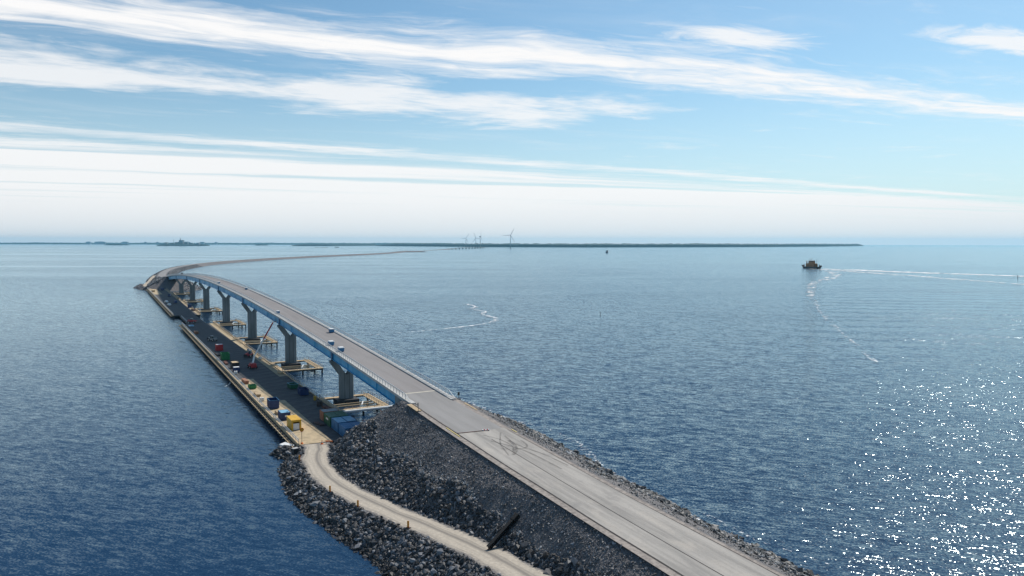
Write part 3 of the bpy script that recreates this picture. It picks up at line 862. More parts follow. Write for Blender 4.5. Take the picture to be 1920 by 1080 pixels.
def build_jetty(s0, s1, t_right, label):
    J = frame('construction_jetty'); tag(J, label, 'jetty')
    n = int(round((s1 - s0) / 6.0)); w = (s1 - s0) / n
    side = MB().box(-w / 2 + 0.03, w / 2 - 0.03, 0, 9.0, -0.32, 0).mesh('deck_panel', M_deckl)
    lane = MB().box(-w / 2 + 0.03, w / 2 - 0.03, 0, 6.9, -0.32, -0.01).mesh('shade_panel', M_deckshade)  # painted shade: dark panels where the bridge shadow crosses the deck
    edge = MB().box(-w / 2 + 0.03, w / 2 - 0.03, 0, 10.6 - t_right, -0.32, 0.0).mesh('deck_panel', M_deckl)
    edge_shade = MB().box(-w / 2 + 0.03, w / 2 - 0.03, 0, 10.6 - t_right, -0.32, 0.0).mesh('deck_panel', M_deckshade)  # landward edge in the same dark colour where it lies in shade
    pile = MB().tube((0, 0, -3), (0, 0, -0.92), 0.40, n=10).mesh('pile', M_dark)
    pile.polygons.foreach_set('use_smooth', [len(p.vertices) == 4 for p in pile.polygons])
    brk = MB().box(-0.16, 0.16, -0.15, 1.35, -0.72, -0.48).box(-0.1, 0.1, 0.9, 1.1, -0.48, 0.2).mesh('bracket', M_timber)
    cross = MB().box(-0.2, 0.2, t_right + 0.2, 25.4, -0.92, -0.33).mesh('cross_beam', M_dark)
    for i in range(n):
        s = s0 + (i + 0.5) * w
        tl = (17.4 if s < 4 else (19.6 if s < 46 else 24.9)) if s < 540 else 17.4      # painted shade follows the outer edge of the bridge's shadow
        link('deck_panel', side, J, (s, tl + 0.02, ZJ + random.uniform(-0.012, 0.012))).scale = (1, (25.7 - tl) / 9.0, 1)
        link('shade_panel', lane, J, (s, 10.58, ZJ + random.uniform(-0.006, 0.006))).scale = (1, (tl - 10.6) / 6.9, 1)
        ep = link('deck_panel', edge if s > 48 else edge_shade, J, (s, t_right, ZJ + random.uniform(-0.012, 0.012))); ep.scale = (1, (10.56 - t_right) / (10.6 - t_right), 1)
        link('cross_beam', cross, J, (s - w / 2 + 0.6, 0, ZJ))
        link('pile', pile, J, (s - w / 2 + 0.6, 24.6, ZJ)); link('pile', pile, J, (s - w / 2 + 0.6, t_right + 0.8, ZJ))
        for k in (0, 0.5): link('bracket', brk, J, (s - w / 2 + w * k + 1.4, 25.72, ZJ))
    # kerb timbers and the outer catwalk
    MB().box(s0, s1, 25.25, 25.60, ZJ + 0.015, ZJ + 0.36).build('kerb_timber', M_timber, J)
    MB().box(s0, s1, 26.66, 26.86, ZJ - 0.47, ZJ - 0.36).build('catwalk_board', M_timber, J)
    MB().box(s0, s1, 25.95, 26.30, ZJ - 0.47, ZJ - 0.36).build('catwalk_board', M_dark, J)
    MB().box(s0, s1, t_right + 0.05, t_right + 0.35, ZJ + 0.015, ZJ + 0.30).build('kerb_timber', M_timber, J)
    a = s0
    while a < s1 - 3:
        b = min(a + 42, s1); railing_run(POST_G, 'handrail', J, (a, 25.45), (b, 25.45), ZJ + 0.36, M_galv, 3.0, thin=0.09); a = b
    return J
J1 = build_jetty(-48.0, 252.0, 7.6, 'long timber-decked working jetty running beside the bridge piers')
J2 = build_jetty(312.0, 636.0, 8.4, 'far working jetty ending at the distant rocky bank')
for (a, b) in ((-22, 2.0), (6, 56), (62, 84), (86, 138), (146, 172), (178, 226), (230, 250)):
    railing_run(POST_W, 'handrail', J1, (a, 7.8), (b, 7.8), ZJ + 0.30, M_galv, 2.6)
for (a, b) in ((314, 330), (356, 420), (456, 520), (558, 630)):
    railing_run(POST_W, 'handrail', J2, (a, 8.6), (b, 8.6), ZJ + 0.30, M_galv, 4.0)
def gangway():
    G = frame('jetty_link_span'); tag(G, 'narrow dark link span joining the near and far jetties', 'gangway')
    n = 10
    for i in range(n):
        s = 252 + 6 * i
        MB().box(s + 0.03, s + 5.97, 12.2, 21.8, ZJ - 0.34, ZJ - 0.03).build('shade_panel', M_deckshade, G)
    for t in (12.6, 21.4): MB().box(252.1, 311.9, t - 0.25, t + 0.25, ZJ - 1.1, ZJ - 0.35).build('beam', M_dark, G)
    for s in (264, 282, 300):
        for t in (12.9, 21.1): MB().tube((s, t, -3), (s, t, ZJ - 1.1), 0.4, n=10).build('pile', M_dark, G)
    railing_run(POST_G, 'handrail', G, (252.2, 21.6), (300, 21.6), ZJ - 0.03, M_galv, 3.0)
gangway()

# ------------------------------------------------------------------ working platforms round the piers
def build_platform(sa, sb):
    """origin at the pier; a ring of walkways from sa (near) to sb (far), open in the middle"""
    P = empty('work_platform')
    z0, z1 = 1.78, 2.02; L, Rr = 7.3, -8.2
    def walk(x0, x1, y0, y1, along_y):
        q = MB(); n = max(3, int(((y1 - y0) if along_y else (x1 - x0)) / 1.9)) 
        q.box(x0, x1, y0, y1, z0, z1 - 0.03)
        o = q.build('walkway', M_timber, P)
        for i in range(n):
            if along_y:
                d = (y1 - y0) / n; MB().box(x0 + 0.02, x1 - 0.02, y0 + i * d + 0.04, y0 + (i + 1) * d - 0.04, z1 - 0.029, z1 + random.uniform(0.01, 0.04)).build('deck_board', M_timber, o)
            else:
                d = (x1 - x0) / n; MB().box(x0 + i * d + 0.04, x0 + (i + 1) * d - 0.04, y0 + 0.02, y1 - 0.02, z1 - 0.029, z1 + random.uniform(0.01, 0.04)).build('deck_board', M_timber, o)
        return o
    walk(sb - 2.0, sb, Rr, L, True)
    walk(sa, sa + 1.3, Rr, L, True)
    walk(sa + 1.3, sb - 2.0, Rr, Rr + 2.4, False)
    walk(sa + 1.3, sb - 2.0, L - 1.1, L, False)
    for t in (Rr + 0.3, L - 0.3): MB().box(sa, sb, t - 0.18, t + 0.18, z0 - 0.55, z0 - 0.003).build('girt', M_dark, P)
    for x in (sa + 0.5, sb - 0.5): MB().box(x - 0.18, x + 0.18, Rr + 0.5, L - 0.5, z0 - 0.50, z0 - 0.003).build('girt', M_dark, P)
    for k in (0.32, 0.46):
        x = sa + (sb - sa) * k; MB().box(x - 0.16, x + 0.16, Rr + 2.4, L - 1.1, z0 - 0.25, z0 + 0.1).build('bracing_beam', M_timber, P)
    MB().bar((sa + (sb - sa) * 0.45, -3.0, z0 + 0.25), (sa + (sb - sa) * 0.2, -1.0, z0 + 0.25), 0.3, 0.25).build('loose_beam', M_white, P)
    for x in (sa + 0.6, (sa + sb) / 2, sb - 0.6):
        for y in (Rr + 0.4, (Rr + L) / 2 if x != (sa + sb) / 2 else L - 0.5, L - 0.5):
            MB().tube((x, y, -3), (x, y, z0 - 0.5), 0.33, n=8).build('pile', M_dark, P)
    railing_run(POST_D, 'handrail', P, (sb - 0.1, Rr + 0.1), (sb - 0.1, L), z1, M_galv, 2.2)
    railing_run(POST_D, 'handrail', P, (sa, Rr + 0.1), (sb - 0.2, Rr + 0.1), z1, M_galv, 2.2)
    railing_run(POST_W, 'handrail', P, (sa + 1.6, Rr + 2.3), (sb - 2.1, Rr + 2.3), z1, M_timber, 1.6)
    railing_run(POST_W, 'handrail', P, (sa + 0.1, Rr + 0.1), (sa + 0.1, L), z1, M_timber, 2.2)
    return P
def place_platform(P, s):
    P.location = W(s, 0, 0); P.rotation_euler = (0, 0, YAW)
ords = ['nearest forked pier, beside the stone embankment', 'second forked pier from the embankment', 'third forked pier from the embankment', 'fourth forked pier from the embankment', 'fifth forked pier, behind the jetty gap', 'sixth forked pier, towards the far bank', 'farthest forked pier by the distant bank']
proto_p = None
for i, ps in enumerate(PIERS):
    if i == 0: P = build_platform(-16.5, 3.6)
    elif i == 1: P = build_platform(-19.0, 5.0)
    elif i == 2: P = build_platform(-22.0, 6.0); proto_p = P
    else: P = copy_tree(proto_p)
    if i == 0: MB().tube((-17.05, -9.3, 1.62), (-17.05, 7.3, 1.62), 0.45, n=14).build('pipe', M_white, P)
    place_platform(P, ps)
    tag(P, 'pale timber work platform round the ' + ords[i], 'platform', 'work platforms round the bridge piers')

# ------------------------------------------------------------------ site containers, skips and stores on the jetty
def container(name, s, t, z, mat, label, cat='container', L=6.06, Wd=2.44, H=2.59, dr=0.0, group=None, top=None, doors=True):
    C = at_st(name, s, t, z, dr); tag(C, label, cat, group)
    x0, x1, y0, y1 = -L / 2, L / 2, -Wd / 2, Wd / 2
    # corrugated shell: zig-zag plan
    def zig(x0, x1, y, sg):
        pts = []; n = int((x1 - x0) / 0.56); d = (x1 - x0) / n
        for i in range(n):
            a = x0 + i * d
            pts += [(a, y), (a + d * 0.3, y), (a + d * 0.5, y - sg * 0.09), (a + d * 0.8, y - sg * 0.09)]
        pts.append((x1, y)); return pts
    ring = zig(x0 + 0.12, x1 - 0.12, y0, -1) + [(x1 - 0.1, y0), (x1 - 0.1, y1)] + list(reversed(zig(x0 + 0.12, x1 - 0.12, y1, 1)))  + [(x0 + 0.1, y1), (x0 + 0.1, y0)]
    MB().prism(ring, 2, 0.16, H - 0.10).build('shell', mat, C)
    fr = MB()
    for x in (x0, x1 - 0.16):
        for y in (y0 - 0.03, y1 - 0.13): fr.box(x, x + 0.16, y, y + 0.16, 0, H)
    for z_ in (0.0, H - 0.14):
        for y in (y0 - 0.025, y1 - 0.095): fr.box(x0 + 0.161, x1 - 0.161, y, y + 0.12, z_, z_ + 0.14)
        for x in (x0 + 0.005, x1 - 0.125): fr.box(x, x + 0.12, y0 + 0.131, y1 - 0.131, z_, z_ + 0.139)
    fr.build('frame', mat, C)
    MB().box(x0 + 0.1, x1 - 0.1, y0 + 0.1, y1 - 0.1, H - 0.098, H - 0.02).build('roof', top or mat, C)
    if doors:
        for sg in (-1, 1):
            yy = sorted((sg * 0.02, sg * (Wd / 2 - 0.15)))
            d = MB().box(x0 + 0.03, x0 + 0.095, yy[0], yy[1], 0.16, H - 0.16).build('door', mat, C)
            for k in (0.3, 0.7):
                yk = yy[0] + (yy[1] - yy[0]) * k
                MB().tube((x0 + 0.0, yk, 0.2), (x0 + 0.0, yk, H - 0.2), 0.022, n=6).build('lock_bar', M_galv, d)
    return C
def skip(name, s, t, z, mat, label, L=3.6, Wd=1.9, H=1.5, flare=0.28, dr=0.0, rim=None, load=None):
    K = at_st(name, s, t, z, dr); tag(K, label, 'skip', 'open skips on the jetty')
    lo = [(-L / 2 + flare, -Wd / 2 + 0.08), (L / 2 - flare, -Wd / 2 + 0.08), (L / 2 - flare, Wd / 2 - 0.08), (-L / 2 + flare, Wd / 2 - 0.08)]
    hi = [(-L / 2, -Wd / 2), (L / 2, -Wd / 2), (L / 2, Wd / 2), (-L / 2, Wd / 2)]
    k = 0.07
    def ins(p, d): return (p[0] - math.copysign(d, p[0]), p[1] - math.copysign(d, p[1]))
    v = [(*p, 0.12) for p in lo] + [(*p, H) for p in hi] + [(*ins(p, k), H) for p in hi] + [(*ins(p, k), 0.2) for p in lo]
    fs = [(3, 2, 1, 0)] + [(i, (i + 1) % 4, 4 + (i + 1) % 4, 4 + i) for i in range(4)] + [(4 + i, 4 + (i + 1) % 4, 8 + (i + 1) % 4, 8 + i) for i in range(4)] + [(8 + i, 8 + (i + 1) % 4, 12 + (i + 1) % 4, 12 + i) for i in range(4)] + [(12, 13, 14, 15)]
    MB().verts(v, fs).build('body', mat, K)
    rb = MB()
    for sg in (-1, 1):
        for x in np.linspace(-L / 2 + flare + 0.3, L / 2 - flare - 0.3, 4):
            yb = sg * (Wd / 2 - 0.02); rb.box(x - 0.05, x + 0.05, min(yb, yb + sg * 0.08), max(yb, yb + sg * 0.08), 0.2, H - 0.1)
    rb.build('rib', mat, K)
    rm = MB()
    for sg in (-1, 1):
        rm.bar((-L / 2, sg * Wd / 2, H + 0.035), (L / 2, sg * Wd / 2, H + 0.035), 0.12, 0.07)
        rm.bar((sg * L / 2, -Wd / 2 + 0.061, H + 0.035), (sg * L / 2, Wd / 2 - 0.061, H + 0.035), 0.12, 0.07)
    rm.build('rim', rim or mat, K)
    sk = MB()
    for y in (-0.5, 0.5): sk.box(-L / 2 + flare, L / 2 - flare, y - 0.08, y + 0.08, 0, 0.119)
    sk.build('skid', M_dark, K)
    if load:
        MB().hexa([(-L / 2 + 0.35, -Wd / 2 + 0.2, 0.3), (L / 2 - 0.35, -Wd / 2 + 0.2, 0.3), (L / 2 - 0.35, Wd / 2 - 0.2, 0.3), (-L / 2 + 0.35, Wd / 2 - 0.2, 0.3)],
                  [(-L / 4, -Wd / 4, H + 0.05), (L / 4, -Wd / 4, H - 0.05), (L / 4, Wd / 4, H + 0.1), (-L / 4, Wd / 4, H)]).build('load', load, K)
    return K
ZT = ZJ + 0.035
# landward row: two blue pairs, a green pair and a brown-ended store under the bank
container('shipping_container', -45.0, 12.9, ZT, M_cblue, 'blue container at the jetty root, outer one of the pair by the rocks', group='blue containers at the jetty root')
container('shipping_container', -45.2, 10.3, ZT, M_cblue, 'blue container at the jetty root, inner one of the pair against the rock slope', group='blue containers at the jetty root', dr=0.03)
container('shipping_container', -38.2, 12.9, ZT, M_cblue, 'blue container behind the first blue pair, beside the shade-darkened deck', group='blue containers at the jetty root', top=M_lblue)
container('shipping_container', -38.0, 10.3, ZT, M_cblue, 'lighter-roofed blue container in the middle of the row, water side', group='blue containers at the jetty root', top=M_lblue)
container('shipping_container', -31.4, 13.1, ZT, M_dgreen, 'dark green container with a white plate in the row by the jetty root')
c = container('shipping_container', -31.2, 10.5, ZT, M_dgreen, 'dark green container tucked behind the green one with a white plate')
pl = bpy.data.objects['shipping_container.004']
MB().box(-1.6, 0.6, 1.285, 1.300, 1.5, 1.95).build('white_plate', M_white, pl)
container('site_hut', -25.4, 12.0, ZT, M_brown, 'brown-ended grey-roofed site hut at the far end of the container row', 'hut', L=3.6, Wd=4.4, H=2.5, top=M_grey, doors=False)
container('generator_box', -49.6, 9.6, 2.0, M_cblue, 'small blue box with a white lid half buried in rock at the jetty root', 'box', L=2.2, Wd=1.8, H=1.5, top=M_white, doors=False)
# seaward row
def yellow_store():
    Y = at_st('yellow_store', -30.5, 22.7, ZT); tag(Y, 'bright yellow steel store with an open grey-white front on the jetty edge', 'store')
    MB().box(-3.0, 3.0, -1.28, 1.28, 2.52, 2.66).build('roof', M_yellow, Y)
    for sg in (-1, 1):
        MB().box(-2.9, 2.9, min(sg * 1.12, sg * 1.2), max(sg * 1.12, sg * 1.2), 0.0, 2.519).build('side_wall', M_yellow, Y)
    MB().box(2.82, 2.9, -1.11, 1.11, 0, 2.519).build('back_wall', M_yellow, Y)
    MB().box(-2.9, 2.8, -1.11, 1.11, 0.0, 0.12).build('floor', M_grey, Y)
    for sg in (-1, 1): MB().box(-2.98, -2.901, min(sg * 0.8, sg * 1.24), max(sg * 0.8, sg * 1.24), 0.0, 2.519).build('front_post', M_yellow, Y)
    MB().box(-2.98, -2.901, -0.799, 0.799, 2.15, 2.519).build('lintel', M_yellow, Y)
    MB().box(-2.94, -2.87, -0.72, 0.78, 0.13, 1.75).build('roller_shutter', M_white, Y)
yellow_store()
container('water_tank', -19.2, 22.8, ZT, M_navy, 'dark blue tank with a pale blue lid behind the yellow store', 'tank', L=4.0, Wd=2.5, H=2.1, top=M_lblue, doors=False)
tank = bpy.data.objects['water_tank']
MB().box(-2.03, -2.002, -0.5, 0.2, 0.9, 1.4).build('white_plate', M_white, tank)
MB().tube((-1.3, -0.6, 2.08), (-1.3, -0.6, 2.3), 0.28, n=12).build('hatch', M_lblue, tank)
skip('open_skip', -3.5, 22.7, ZT, M_navy, 'deep dark blue open-topped skip near the yellow store', L=4.6, Wd=2.6, H=2.5, flare=0.1, rim=M_cblue)
def pallets():
    P = at_st('pallet_stack', -12.2, 22.6, ZT); tag(P, 'low stack of slatted timber pallets between two blue tanks', 'pallets')
    for k in range(4):
        for i in range(6): MB().box(-1.5 + i * 0.52, -1.12 + i * 0.52, -1.1, 1.1, 0.12 + k * 0.22, 0.16 + k * 0.22).build('slat', M_timber, P)
        for y in (-1.0, 0.0, 1.0): MB().box(-1.5, 1.5, y - 0.07, y + 0.07, 0.0 + k * 0.22, 0.119 + k * 0.22).build('bearer', M_timber, P)
pallets()
skip('open_skip', 29.5, 23.0, ZT, M_green, 'small green open skip on the seaward edge of the jetty', L=3.4, Wd=2.2, H=1.1)
container('open_bin', 75.0, 21.7, ZT, M_dark, 'black steel bin with a yellowish load near the big green skip', 'bin', L=4.4, Wd=2.6, H=2.3, doors=False, top=M_timber)
container('tool_box', 66.4, 22.5, ZT, M_navy, 'small dark blue box with a white roof beside the black bin', 'box', L=2.4, Wd=2.2, H=1.7, doors=False, top=M_white)
skip('open_skip', 98.5, 22.1, ZT, M_green, 'tall bright green open skip beside the red container', L=5.0, Wd=3.0, H=2.7, flare=0.15)
container('site_container', 128.0, 20.6, ZT, M_red, 'dark red boxy container standing alone on the jetty', L=3.0, Wd=2.9, H=2.7, doors=False, top=M_white)
skip('open_skip', 23.5, 11.2, ZT, M_dgreen, 'green open skip with a pale lid by the jetty rail near the second platform', L=3.8, Wd=2.6, H=1.6, rim=M_lblue, dr=0.1)
skip('open_skip', 11.2, 10.6, ZT, M_navy, 'dark blue-black open skip by the jetty rail next to the green one', L=3.8, Wd=2.7, H=2.0, flare=0.2)
def drum(name, s, t, r, h, mat, band, label, cat):
    D = at_st(name, s, t, ZT); tag(D, label, cat)
    MB().tube((0, 0, 0), (0, 0, h), r, n=14).build('body', mat, D, smooth=False)
    for k in (0.3, 0.65): MB().tube((0, 0, h * k), (0, 0, h * k + 0.06), r + 0.025, n=14).build('hoop', band, D)
    MB().tube((r * 0.4, 0, h), (r * 0.4, 0, h + 0.06), 0.05, n=8).build('bung', band, D)
drum('steel_drum', 1.2, 9.4, 0.42, 1.25, M_yellow, M_dark, 'small yellow drum by the gap to the nearest platform', 'drum')
drum('cable_reel', -7.6, 10.2, 0.85, 1.5, M_dark, M_rust, 'round black cable drum on the shade-darkened jetty deck near the brown hut', 'drum')
def pile_of_pipes():
    P = at_st('pipe_bundle', -30.0, 15.2, ZT, 0.15); tag(P, 'few dark pipes lying on the shade-darkened deck in front of the green container', 'pipes')
    for i in range(5): MB().tube((-1.9 + 0.3 * (i % 2), 0.3 * i, 0.14), (2.0 + 0.2 * i, 0.3 * i + 0.2, 0.14), 0.13, n=8).build('pipe', M_rust if i % 2 else M_dark, P)
pile_of_pipes()
tp = at_st('blue_tarp_pallet', 238.0, 21.6, ZT); tag(tp, 'flat blue sheeted pallet at the far end of the near jetty', 'pallet')
MB().hexa([(-2.6, -1.4, 0.16), (2.6, -1.4, 0.16), (2.6, 1.4, 0.16), (-2.6, 1.4, 0.16)], [(-2.3, -1.2, 0.7), (2.2, -1.25, 0.62), (2.3, 1.2, 0.72), (-2.4, 1.2, 0.66)]).build('tarpaulin', M_lblue, tp)
MB().box(-2.5, 2.5, -1.3, 1.3, 0, 0.159).build('pallet', M_timber, tp)

def bundle(name, s, t, L, nx, nz, d, mat, label, cat, dr=0.0):
    """a strapped bundle of bars or beams on bearers"""
    B = at_st(name, s, t, ZT, dr); tag(B, label, cat)
    for x in (-L * 0.3, L * 0.3): MB().box(x - 0.06, x + 0.06, -nx * d * 0.5, nx * d * 0.5, 0, 0.119).build('bearer', M_timber, B)
    for k in range(nz):
        for i in range(nx):
            y = (i - (nx - 1) / 2) * d; e = random.uniform(-0.15, 0.15)
            MB().box(-L / 2 + e, L / 2 + e, y - d * 0.46, y + d * 0.46, 0.12 + k * d, 0.12 + (k + 0.93) * d).build('beam', mat, B)
    for x in (-L * 0.25, L * 0.25):
        MB().box(x - 0.03, x + 0.03, -nx * d * 0.5 - 0.01, nx * d * 0.5 + 0.01, 0.121 + nz * d, 0.14 + nz * d).build('strap', M_dark, B)
def tote(s, t, label):
    T = at_st('liquid_tote', s, t, ZT, random.uniform(-.3, .3)); tag(T, label, 'tote')
    MB().box(-0.5, 0.5, -0.6, 0.6, 0, 0.14).build('pallet', M_timber, T)
    MB().box(-0.47, 0.47, -0.57, 0.57, 0.141, 1.1).build('tank', M_white, T, bevel=0.06)
    MB().tube((0, 0, 1.1), (0, 0, 1.17), 0.11, n=10).build('cap', M_dark, T)
    for x in (-0.49, 0.49):
        for y in (-0.59, 0, 0.59): MB().box(x - 0.02, x + 0.02, y - 0.02, y + 0.02, 0.141, 1.13).build('cage_bar', M_galv, T)
bundle('timber_bundle', 17.0, 23.6, 5.0, 6, 3, 0.22, M_timber, 'strapped bundle of pale timber on the outer edge past the navy skip', 'timber')
bundle('timber_bundle', 41.0, 23.4, 6.0, 5, 4, 0.25, M_brown, 'brown timber bundle beyond the small green skip', 'timber', 0.05)
bundle('steel_bundle', 88.0, 23.2, 7.0, 6, 2, 0.20, M_rust, 'rusty steel bundle between the black bin and the tall green skip', 'steel bars', -0.04)
bundle('steel_bundle', 112.0, 23.4, 6.0, 5, 3, 0.24, M_dark, 'dark steel beams on the outer edge behind the tall green skip', 'steel bars', 0.08)
bundle('timber_bundle', 54.0, 9.0, 4.0, 4, 3, 0.25, M_timber, 'pale timber bundle by the landward rail near the second platform', 'timber', 0.1)
bundle('steel_bundle', 120.0, 9.2, 5.0, 4, 3, 0.22, M_galv, 'grey steel bundle on the lit edge before the third platform', 'steel bars', 0.02)
bundle('timber_bundle', 200.0, 22.8, 6.0, 6, 4, 0.28, M_brown, 'brown timber bundle far along the near jetty by the rail', 'timber', 0.0)
tote(7.5, 23.9, 'white liquid tote by the outer rail beyond the navy skip')
tote(60.5, 23.6, 'white liquid tote standing before the small blue box')
tote(92.0, 9.3, 'white liquid tote on the landward lit edge near the telehandler')
bundle('steel_bundle', -13.0, 9.4, 4.5, 4, 2, 0.3, M_rust, 'rusty beams lying beside the black cable drum', 'steel bars', 0.2)
bundle('steel_bundle', 345.0, 10.0, 6.0, 4, 3, 0.3, M_rust, 'rusty steel bundle on the far jetty by the gap', 'steel bars', 0.2)
bundle('timber_bundle', 470.0, 10.2, 6.0, 5, 4, 0.3, M_timber, 'pale timber stack midway along the far jetty', 'timber', 0.1)
bundle('timber_bundle', 585.0, 22.8, 7.0, 7, 5, 0.3, M_timber, 'pale timber stack on the lit far end of the far jetty', 'timber', 0.1)

# ------------------------------------------------------------------ vehicles
def wheel(parent, x, y, r, w=0.3, name='wheel'):
    t = MB().tube((x, y - w / 2, r), (x, y + w / 2, r), r, n=14).build(name, M_tyre, parent)
    MB().tube((x, y - w / 2 - 0.02, r), (x, y + w / 2 + 0.02, r), r * 0.5, n=10).build('rim', M_galv, t)
def van(name, s, t, z, mat, label, dr=0.0, pickup=False, L=5.4):
    V = at_st(name, s, t, z, dr); tag(V, label, 'van' if not pickup else 'pickup')
    h = 2.3 if not pickup else 1.9
    if pickup:
        prof = [(-L / 2, 0.4), (L / 2, 0.4), (L / 2, 0.95), (L / 2 - 1.2, 1.1), (L / 2 - 1.9, h), (L / 2 - 3.3, h), (L / 2 - 3.5, 1.1), (-L / 2, 1.1)]
    else:
        prof = [(-L / 2, 0.4), (L / 2, 0.4), (L / 2, 1.0), (L / 2 - 0.8, 1.2), (L / 2 - 1.6, h), (-L / 2 + 0.1, h)]
    MB().prism(prof, 1, -0.95, 0.95).build('body', mat, V, bevel=0.06)
    a, b = (L / 2 - 3.1, L / 2 - 2.0) if pickup else (L / 2 - 2.6, L / 2 - 1.7)
    for sg in (-1, 1):
        y = sorted((sg * 0.951, sg * 0.965)); MB().box(a, b, y[0], y[1], 1.25, h - 0.2).build('side_window', M_glass, V)
    x0 = L / 2 - (1.25 if pickup else 0.88)
    x1 = L / 2 - (1.82 if pickup else 1.52)
    MB().verts([(x0 + 0.015, -0.82, (1.2 if pickup else 1.32)), (x0 + 0.015, 0.82, (1.2 if pickup else 1.32)), (x1 + 0.015, 0.78, h - 0.12), (x1 + 0.015, -0.78, h - 0.12)], [(0, 1, 2, 3)]).build('windscreen', M_glass, V)
    for x in (-L / 2 + 1.0, L / 2 - 1.0):
        for sg in (-1, 1): wheel(V, x, sg * 0.85, 0.36)
    for sg in (-1, 1): MB().box(L / 2 - 0.01, L / 2 + 0.02, sg * 0.7 - 0.14, sg * 0.7 + 0.14, 0.72, 0.9).build('headlight', M_white, V)
    return V
def boom_lift():
    B = at_st('boom_lift', 71.0, 16.0, ZT, 0.1); tag(B, 'red boom lift with its long arm raised to the blue girder', 'boom lift')
    ch = MB().hexa([(-2.3, -1.15, 0.55), (2.3, -1.15, 0.55), (2.3, 1.15, 0.55), (-2.3, 1.15, 0.55)], [(-2.1, -1.05, 1.25), (2.1, -1.05, 1.25), (2.1, 1.05, 1.25), (-2.1, 1.05, 1.25)]).build('chassis', M_red, B, bevel=0.05)
    for x in (-1.6, 1.6):
        for sg in (-1, 1): wheel(B, x, sg * 1.2, 0.58, 0.42)
    MB().hexa([(-2.6, -0.95, 1.26), (1.3, -0.95, 1.26), (1.3, 0.95, 1.26), (-2.6, 0.95, 1.26)], [(-2.5, -0.85, 2.2), (1.0, -0.85, 2.0), (1.0, 0.85, 2.0), (-2.5, 0.85, 2.2)]).build('turntable', M_red, B, bevel=0.05)
    # arm: short riser, pale main boom, red inner boom, basket. Local axes: x along the bridge, y to its left
    Mi = Matrix.Rotation(-(YAW + 0.1), 4, 'Z') @ Matrix.Translation(-Vector(W(71.0, 16.0, ZT)))
    def loc(s, t, z): return Mi @ Vector(W(s, t, z))
    a = loc(72.0, 15.6, 4.0); b = loc(74.5, 14.6, 6.2); c = loc(73.5, 11.2, 12.6); d = loc(69.6, 8.3, 19.4)
    MB().bar(a, b, 0.5, 0.6).build('riser', M_white, B); MB().bar(Vector((-0.6, 0, 2.1)), a, 0.55, 0.7).build('mast', M_white, B)
    MB().bar(b, c, 0.42, 0.5).build('lower_boom', M_white, B); MB().bar(c, d, 0.34, 0.42).build('upper_boom', M_red, B)
    e = d + Vector((0, 0, 0.2))
    bk = MB()
    bk.box(e.x - 0.9, e.x + 0.9, e.y - 1.3, e.y - 0.1, e.z, e.z + 0.08)
    for z_ in (0.55, 1.1):
        for y in (-1.3, -0.1): bk.box(e.x - 0.9, e.x + 0.9, e.y + y - 0.03, e.y + y + 0.03, e.z + z_, e.z + z_ + 0.06)
    for x in (-0.87, 0.87):
        for y in (-1.3, -0.1): bk.box(e.x + x - 0.03, e.x + x + 0.03, e.y + y - 0.031, e.y + y + 0.031, e.z + 0.08, e.z + 1.17)
    bk.build('basket', M_dark, B)
boom_lift()
def telehandler(s, t, mat, label, dr=0.0):
    T = at_st('telehandler', s, t, ZT, dr); tag(T, label, 'telehandler')
    MB().hexa([(-2.4, -0.9, 0.7), (2.2, -0.9, 0.7), (2.2, 0.9, 0.7), (-2.4, 0.9, 0.7)], [(-2.4, -0.85, 1.5), (2.0, -0.85, 1.25), (2.0, 0.85, 1.25), (-2.4, 0.85, 1.6)]).build('chassis', mat, T, bevel=0.06)
    cb = MB().hexa([(-0.9, 0.1, 1.4), (0.7, 0.1, 1.3), (0.7, 0.95, 1.3), (-0.9, 0.95, 1.4)], [(-0.8, 0.15, 2.55), (0.3, 0.15, 2.55), (0.3, 0.9, 2.55), (-0.8, 0.9, 2.55)]).build('cab', M_glass, T)
    MB().box(-0.95, 0.45, 0.08, 0.97, 2.551, 2.65).build('cab_roof', M_white, cb)
    MB().bar((-2.2, -0.35, 1.9), (3.3, -0.35, 1.45), 0.38, 0.42).build('boom', mat, T)
    MB().box(3.25, 3.4, -0.9, 0.4, 0.5, 1.5).box(3.4, 4.4, -0.75, -0.6, 0.5, 0.58).box(3.4, 4.4, 0.1, 0.25, 0.5, 0.58).build('forks', M_dark, T)
    for x in (-1.5, 1.5):
        for sg in (-1, 1): wheel(T, x, sg * 1.0, 0.62, 0.42)
    return T
telehandler(101.5, 12.2, M_red, 'red and black telehandler with a white cab roof near the third platform', 2.6)
telehandler(163.0, 19.2, M_grey, 'dark grey loader parked alone in the middle of the jetty', 0.6)
telehandler(256.5, 19.5, M_red, 'red loader at the tip of the near jetty', -2.0).location.z = ZJ + 0.02
van('pickup_truck', 430.0, 21.5, ZT, M_white, 'white pickup farther along the far jetty by its outer rail', 0.2, True)
van('pickup_truck', 398.0, 21.8, ZT, M_white, 'white pickup nearest the end of the far jetty', 0.15, True)
van('site_van', 421.0, 15.8, ZT, M_navy, 'dark blue van standing mid-deck on the far jetty', 0.1)
van('site_van', 505.0, 14.0, ZT, M_navy, 'dark van deep in the bridge shadow on the far jetty', 2.9)
van('site_van', 560.0, -1.4, zdeck(560) + 0.03, M_dark, 'dark van driving over the far end of the bridge deck', 3.1, L=6.4)
container('site_container', 604.0, 13.5, ZT, M_navy, 'navy container near the far bank end of the far jetty', L=6.0)
container('site_container', 372.0, 9.9, ZT, M_navy, 'single navy cube store on the lit edge of the far jetty', L=3.0, Wd=2.4, H=2.6, doors=False)
